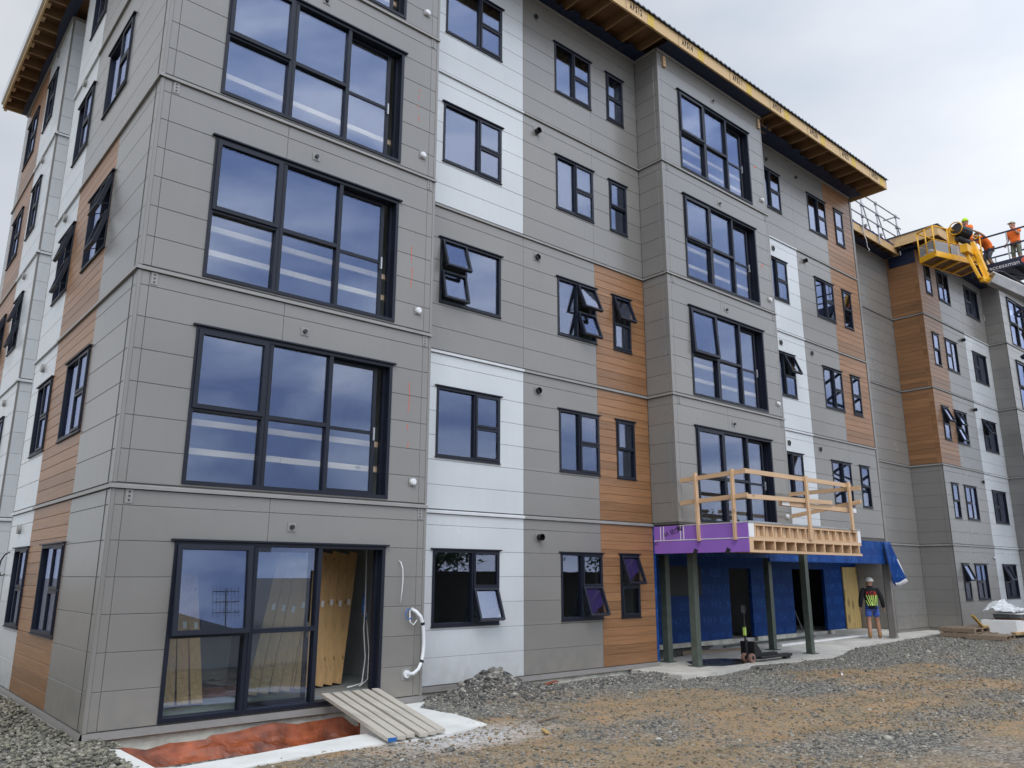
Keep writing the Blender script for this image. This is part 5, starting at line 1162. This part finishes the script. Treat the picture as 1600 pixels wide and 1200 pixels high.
st_ = mb.build('back_stripes', HVY, t, recalc=False); drape(st_, .005)
# workers on the lifts
PL = dict(STAND); PL.update(elR=(.30, .12, 1.18), wrR=(.22, .33, 1.20), elL=(-.30, .12, 1.18), wrL=(-.2, .35, 1.15))
person('worker in lime green beanie and orange vest standing behind the yellow lift basket', (27.12, -1.12, 12.45), R(150), PL, SKIN, dict(sleeve=.5), HIVIS, GREYT, BOOT, hat='beanie')
BEND = dict(STAND); BEND.update(spine=(0, .06, 1.08), chest=(0, .22, 1.22), neck=(0, .36, 1.34), jaw=(0, .42, 1.37), head=(0, .47, 1.42), crown=(0, .49, 1.48), shL=(-.19, .28, 1.32), shR=(.19, .28, 1.32), elL=(-.22, .50, 1.42), wrL=(-.2, .76, 1.52), elR=(.26, .42, 1.08), wrR=(.24, .60, .95), knL=(-.13, .18, .50), knR=(.13, .16, .5))
person('bare armed worker in orange vest reaching forward on the navy platform', (28.75, -1.25, 12.55), R(150), BEND, SKIN2, dict(sleeve=0), HIVIS, GREYT, BOOT)
TALK = dict(STAND); TALK.update(elL=(-.25, .12, 1.16), wrL=(-.10, .19, 1.46), elR=(.28, -.04, 1.14), wrR=(.28, .10, .95))
person('worker in khaki cap and orange vest standing with a hand to his face', (29.05, -2.05, 12.62), R(160), TALK, SKIN2, dict(sleeve=.5), HIVIS, CAMO, BOOT, hat='cap')

# ================================================================== LIFTS
BL = thing('boom_lift', 'yellow boom lift basket with grey boom raised beside the far roof', 'boom lift', (32, -9, -.2))
zb = 12.45
poly = [(25.55, .02), (25.25, -.62), (27.55, -1.35), (28.0, -.45)]
mb = MB(); mb.prism(poly, zb, zb+.04, mi=1)
for (a, b_) in zip(poly, poly[1:]+poly[:1]): mb.beam((a[0], a[1], zb+.07), (b_[0], b_[1], zb+.07), .05, .20, mi=0)
for q in (.25, .5, .75): 
    a = Vector(poly[0]).lerp(Vector(poly[3]), q); c = Vector(poly[1]).lerp(Vector(poly[2]), q); mb.beam((a[0], a[1], zb-.03), (c[0], c[1], zb-.03), .08, .06, mi=0)
mb.build('basket_floor', [YEL, MUD], BL)
mb = MB()
for h in (1.12,):
    ring = [Vector((p_[0], p_[1], zb+h)) for p_ in poly]
    mb.tube([ring[0], ring[1]+Vector((.06, .06, 0)), ring[1].lerp(ring[2], .06), ring[2]], .028); mb.tube([ring[0], ring[3], ring[2]], .028)
for h in (.60,):
    ring = [Vector((p_[0], p_[1], zb+h)) for p_ in poly]; mb.tube([ring[3], ring[0], ring[1], ring[2], ring[3]], .022)
for q, w_ in ((0, 0), (1, 0), (1, .30), (2, 0), (3, 0), (1, .65), (0, .5)):
    a = Vector(poly[q]); b_ = Vector(poly[(q+1) % 4]); c = a.lerp(b_, w_); mb.cyl((c[0], c[1], zb+.1), (c[0], c[1], zb+1.12), .026, n=8)
mb.build('guard_rail', YEL, BL, smooth=True)
mb = MB()
for q in (0, 1):
    a = Vector(poly[q]); b_ = Vector(poly[q+1])
    for i in range(3 if q else 1):
        u0_, u1_ = (i/3, (i+1)/3-.03) if q else (0.02, .97); A_ = a.lerp(b_, u0_); B_ = a.lerp(b_, u1_); mb.face([(A_[0], A_[1], zb+.17), (B_[0], B_[1], zb+.17), (B_[0], B_[1], zb+.58), (A_[0], A_[1], zb+.58)])
MESH = bpy.data.materials.new('mesh_infill'); MESH.use_nodes = True; _t = MESH.node_tree; _b = _t.nodes['Principled BSDF']; _b.inputs['Base Color'].default_value = (.45, .46, .47, 1); _b.inputs['Alpha'].default_value = .55; _b.inputs['Roughness'].default_value = .4
o = mb.build('mesh_panel', MESH, BL, recalc=False)
mb = MB()
for i in range(26):
    x = 25.55+.75*random.random(); y = -.50+.3*random.random(); mb.ball((x, y, zb+.12+.22*random.random()), .11*random.uniform(.6, 1), .1, .08, seg=7, rings=5)
mb.build('rubbish_bag', WHITEP, BL)
mb = MB(); mb.box(26.35, 26.62, -.95, -.72, zb+.62, zb+1.32, mi=0); mb.box(26.62, 27.1, -1.1, -.9, zb+.45, zb+.62, mi=0); mb.box(27.0, 27.55, -1.35, -1.1, zb+.05, zb+.55, mi=0); mb.build('control_box', [YEL], BL, bevel=.02)
# black chute drum beside the worker
DR = thing('tool_drum', 'black drum lying on the rail of the yellow basket', 'drum', (26.6, -1.1, 13.6))
mb = MB(); mb.cyl((26.25, -1.05, 13.60), (26.75, -1.25, 13.48), .23, .21, n=10, mi=0); mb.build('drum_shell', BLACKM, DR)
mb = MB(); mb.tube([Vector((26.22, -1.04, 13.61))+Vector((.09*math.cos(t_)*.3, .23*math.cos(t_), .23*math.sin(t_))) for t_ in np.linspace(0, 2*math.pi, 13)], .022, n=8); mb.build('rim', YEL, DR, smooth=True)
mb = MB(); mb.cyl((26.3, -1.02, 13.27), (26.95, -1.3, 13.1), .11, n=10); mb.build('padding', BLACKM, DR)
# jib: two yellow arms falling to the elbow, then the grey boom to its base
mb = MB(); mb.beam((26.45, -1.45, 12.98), (26.08, -1.88, 11.42), .14, .20, mi=0, upv=(1, 0, 0)); mb.beam((26.40, -1.42, 12.70), (25.95, -1.80, 11.45), .05, .07, mi=0, upv=(1, 0, 0)); mb.beam((25.95, -1.35, 12.50), (25.76, -1.72, 11.4), .10, .10, mi=0, upv=(1, 0, 0)); mb.beam((26.12, -1.92, 11.3), (25.76, -1.78, 11.36), .12, .16, mi=0)
mb.cyl((25.78, -1.75, 11.36), (26.2, -1.98, 11.36), .10, n=14, mi=0); mb.box(25.7, 26.3, -1.5, -1.25, 12.45, 12.75, mi=0); mb.build('jib_arm', [YEL], BL, bevel=.015)
mb = MB(); P0 = Vector((25.95, -2.0, 11.35)); P1 = Vector((33.5, -9.6, 5.2)); mb.beam(P0, P1, .30, .38, mi=0); mb.beam(P0+Vector((0, 0, .2)), P1+Vector((0, 0, .2)), .31, .05, mi=1); mb.build('boom', [BOOMG, BOOMW], BL, bevel=.02)
mb = MB(); mb.tube([P0+Vector((.1, .1, .35)), P0+Vector((.6, -.2, .35)), P0.lerp(P1, .12)+Vector((0, 0, .30)), P0.lerp(P1, .3)+Vector((0, 0, .32)), P1+Vector((0, 0, .3))], .035); mb.build('hose', BLACKM, BL, smooth=True)
mb = MB(); mb.beam(P1+Vector((-.3, .3, .2)), (32.6, -9.2, 1.1), .34, .4); mb.build('lower_boom', YEL, BL)
mb = MB(); mb.box(31.2, 34.0, -10.2, -8.2, .55, 1.3); mb.build('chassis', YEL, BL, bevel=.06)
for x in (31.6, 33.6):
    for y in (-10.3, -8.35): mb = MB(); mb.cyl((x, y, .25), (x, y+.3, .25), .45, n=20); mb.build('wheel', BLACKM, BL)
# navy platform lift
PLF = thing('platform_lift', 'navy lift platform with white lettering carrying two workers', 'platform lift', (30, -3.4, -.2))
X0, X1, YA, YZ, zf = 28.1, 30.4, -.75, -5.2, 12.62
mb = MB(); mb.box(X0, X1, YZ, YA, zf-.10, zf-.02); mb.box(X0-.03, X0, YZ, YA, zf-.30, zf+.02); mb.box(X0, X1, YZ, YZ+.03, zf-.3, zf+.02)
for y in np.arange(YZ+.3, YA, .7): mb.box(X0, X1, y, y+.08, zf-.28, zf-.10)
pf = mb.build('platform_deck', NAVY, PLF)
for z in (.56, 1.08):
    for xa in (X0-.02, X1-.03): mb = MB(); mb.box(xa, xa+.05, YZ, YA-.05, zf+z-.025, zf+z+.025); mb.build('guard_rail', NAVY, PLF)
for y in (-.95, -2.05, -3.3, -4.6):
    for x in (X0, X1): mb = MB(); mb.box(x-.02, x+.02, y-.02, y+.02, zf, zf+1.06); mb.build('rail_post', GALV, PLF)
mb = MB(); mb.box(X0-.0, X0+.35, -.75, -.70, zf+.1, zf+1.15); mb.box(X0-.02, X0+.4, -.95, -.76, zf+.35, zf+.75); mb.build('control_panel', BLUEM, PLF, bevel=.02)
text_mesh('accessman', .22, Matrix.Translation((X0-.032, -1.36, zf-.235)) @ Matrix(((0, 0, -1, 0), (-1, 0, 0, 0), (0, 1, 0, 0), (0, 0, 0, 1))), PWHITE, pf, 'lettering', .002, 1.05)
mb = MB(); mb.cyl((X0-.031, -2.50, zf-.14), (X0-.036, -2.50, zf-.14), .11, n=18); mb.build('emblem', REDM, pf)
# scissor arms below down to the chassis
mb = MB(); n_ = 7; zl_ = np.linspace(1.2, zf-.35, n_+1)
for a, b_ in zip(zl_, zl_[1:]):
    for x in (X0+.4, X1-.4): mb.beam((x, -1.8+.0, a), (x, -4.8, b_), .07, .14, upv=(1, 0, 0)); mb.beam((x+.09, -4.8, a), (x+.09, -1.8, b_), .07, .14, upv=(1, 0, 0))
    mb.cyl((X0+.4, -3.3, (a+b_)/2), (X1-.3, -3.3, (a+b_)/2), .05)
mb.build('scissor_arm', NAVY, PLF)
mb = MB(); mb.box(X0+.1, X1-.1, -5.2, -1.5, .35, 1.15); mb.build('chassis', BLUEM, PLF, bevel=.05)
for x in (X0+.0, X1-.3):
    for y in (-4.7, -2.0): mb = MB(); mb.cyl((x, y, .2), (x+.3, y, .2), .40, n=20); mb.build('wheel', BLACKM, PLF)
# black boom elbow of another machine at the picture edge
EL = thing('lift_elbow', 'black knuckle joint of a lift arm at the right picture edge', 'lift joint', (27.6, -4.2, 8.0))
c = Vector((25.75, -3.05, 9.15)); mb = MB()
T_ = lambda x, y, z: (c.x+x*.757+y*.654, c.y-x*.654+y*.757, c.z+z)
mb.T = T_
pl = [(-.38, 0), (-.24, .30), (0, .42), (.30, .40), (1.2, .1), (1.2, -.5), (.1, -.42), (-.28, -.36)]
A_ = [(x, -.12, z) for x, z in pl]; B_ = [(x, .12, z) for x, z in pl]; mb.face(A_); mb.face(B_)
for k_ in range(len(pl)): mb.face([A_[k_], A_[(k_+1) % len(pl)], B_[(k_+1) % len(pl)], B_[k_]])
mb.build('knuckle', BLACKM, EL)
mb = MB(T_)
for (x, z, r_) in ((-.2, .02, .04), (-.12, .2, .03), (.05, -.1, .09), (.0, .22, .05), (-.1, -.2, .03)): mb.cyl((x, -.125, z), (x, -.15, z), r_, n=12)
mb.build('pin', GALV, EL)
mb = MB(); mb.beam(T_(.9, 0, -.1), (33, -11, 2.0), .3, .35); mb.build('arm', BLACKM, EL)

# ================================================================== NEIGHBOURS BEHIND THE CAMERA (seen in the glass)
HS = thing('house', 'single storey house with dark hip roof behind the camera', 'house', (1, -20, -.2))
mb = MB(); mb.box(-6, 8.6, -26, -17.0, -.2, 2.5); mb.build('wall', mat('weatherboard', (.5, .48, .43), .7, var=.05), HS)
mb = MB(); rb = [(-6.8, -26.7, 2.5), (9.4, -26.7, 2.5), (9.4, -16.3, 2.5), (-6.8, -16.3, 2.5)]; r1, r2_ = (-2, -21.5, 5.1), (4.9, -21.5, 5.1)
mb.face([rb[3], rb[2], r2_, r1]); mb.face([rb[0], rb[1], r2_, r1]); mb.face([rb[0], rb[3], r1]); mb.face([rb[1], rb[2], r2_]); mb.face(rb[::-1]); mb.build('roof', mat('dark_roof', (.03, .03, .035), .6), HS)
mb = MB(); mb.box(-6.8, 9.4, -16.31, -16.27, 2.38, 2.56); mb.build('gutter', PWHITE, HS)
mb = MB(); mb.cyl((8.3, -17.2, 2.2), (8.3, -17.2, 4.3), .025)
for i, z in enumerate((3.5, 3.85, 4.2)): mb.cyl((7.85, -17.2, z), (8.75, -17.2, z), .015); [mb.cyl((7.85+.128*q, -17.2, z-.15), (7.85+.128*q, -17.2, z+.15), .009, n=6) for q in range(8)]
mb.build('aerial', GALV, HS)
for (x0_, x1_, y_, lab) in ((-30, -7.5, -15.5, 'left'), (10.2, 62, -14.8, 'right')):
    FN = thing('fence', f'tall dark timber paling fence behind the camera, {lab} run', 'fence', (x0_, y_, -.2))
    mb = MB(); x = x0_
    while x < x1_: mb.box(x, x+.14, y_, y_+.02, -.25, 1.75+.03*random.random()); x += .15
    mb.build('palings', mat('fence_'+lab, (.06, .045, .035), .85, var=.3), FN)
    mb = MB(); mb.box(x0_, x1_, y_-.05, y_-.001, .2, .3); mb.box(x0_, x1_, y_-.05, y_-.001, 1.3, 1.4); mb.build('fence_rail', PALLW, FN)
FN = thing('fence', 'pale fence along the left boundary', 'fence', (-9.5, 2, -.2)); mb = MB(); y = -8.0
while y < 16: mb.box(-9.5, -9.48, y, y+.14, -.25, 1.6); y += .145
mb.build('palings', mat('pale_fence', (.42, .42, .40), .8, var=.1), FN)
mb = MB(); mb.box(-9.56, -9.51, -8, 16, .2, .3); mb.build('fence_rail', PALLW, FN)
LEAF = stonemat('leaf', [(0, (.025, .05, .012)), (.5, (.05, .10, .025)), (1, (.10, .16, .05))], .6); BARK = mat('bark', (.10, .07, .05), .9, var=.3)
def tree(x, y, h, r_, seed, lab):
    t = thing('tree', lab, 'tree', (x, y, -.2), 'trees behind the fences'); rr = random.Random(seed); mb = MB()
    mb.cyl((x, y, -.3), (x+.1, y, h*.55), .16, .09, n=9)
    for i in range(5): a = rr.random()*6.28; mb.cyl((x+.05, y, h*.35+.1*i), (x+math.cos(a)*r_*.6, y+math.sin(a)*r_*.6, h*.6+i*.2), .06, .02, n=6)
    mb.build('trunk', BARK, t)
    g_ = np.random.default_rng(seed); n = 2600; cl_ = g_.normal(0, 1, (26, 3)); cl_ /= np.linalg.norm(cl_, axis=1)[:, None]; cl_ = cl_*np.array([r_, r_, h*.30])*g_.uniform(.35, .9, (26, 1))
    ctr = cl_[g_.integers(0, 26, n)]+g_.normal(0, r_*.17, (n, 3))+np.array([x, y, h*.68]); s = g_.uniform(.06, .16, n)
    a = g_.normal(0, 1, (n, 3)); a /= np.linalg.norm(a, axis=1)[:, None]; b_ = np.cross(a, g_.normal(0, 1, (n, 3))); b_ /= np.linalg.norm(b_, axis=1)[:, None]
    q = np.stack([ctr-a*s[:, None], ctr-b_*s[:, None]*.5, ctr+a*s[:, None], ctr+b_*s[:, None]*.5], 1)-np.array([x, y, -.2])
    me = bpy.data.meshes.new('crown'); me.from_pydata(q.reshape(-1, 3).tolist(), [], [(4*i, 4*i+1, 4*i+2, 4*i+3) for i in range(n)]); me.materials.append(LEAF)
    o = bpy.data.objects.new('crown', me); COL.objects.link(o); o.parent = t
TL = ['bushy tree left of the house roof', 'tree beyond the right end of the house', 'taller tree over the right fence', 'rounded tree over the right fence', 'far tree over the right fence', 'last tree over the right fence', 'tree by the pale left fence', 'second tree by the pale left fence', 'third tree by the pale left fence']
for i, (x, y, h, r_) in enumerate(((-9.5, -21, 5, 2), (20, -20, 4.6, 2.2), (26, -19, 5.2, 2.2), (33, -20, 4.5, 2.4), (42, -21, 5.5, 2.6), (54, -20, 5, 3), (-12.5, 3, 3.2, 1.6), (-12.8, 7, 3.4, 1.7), (-13, 11, 3.0, 1.6))): tree(x, y, h, r_, 40+i, TL[i])
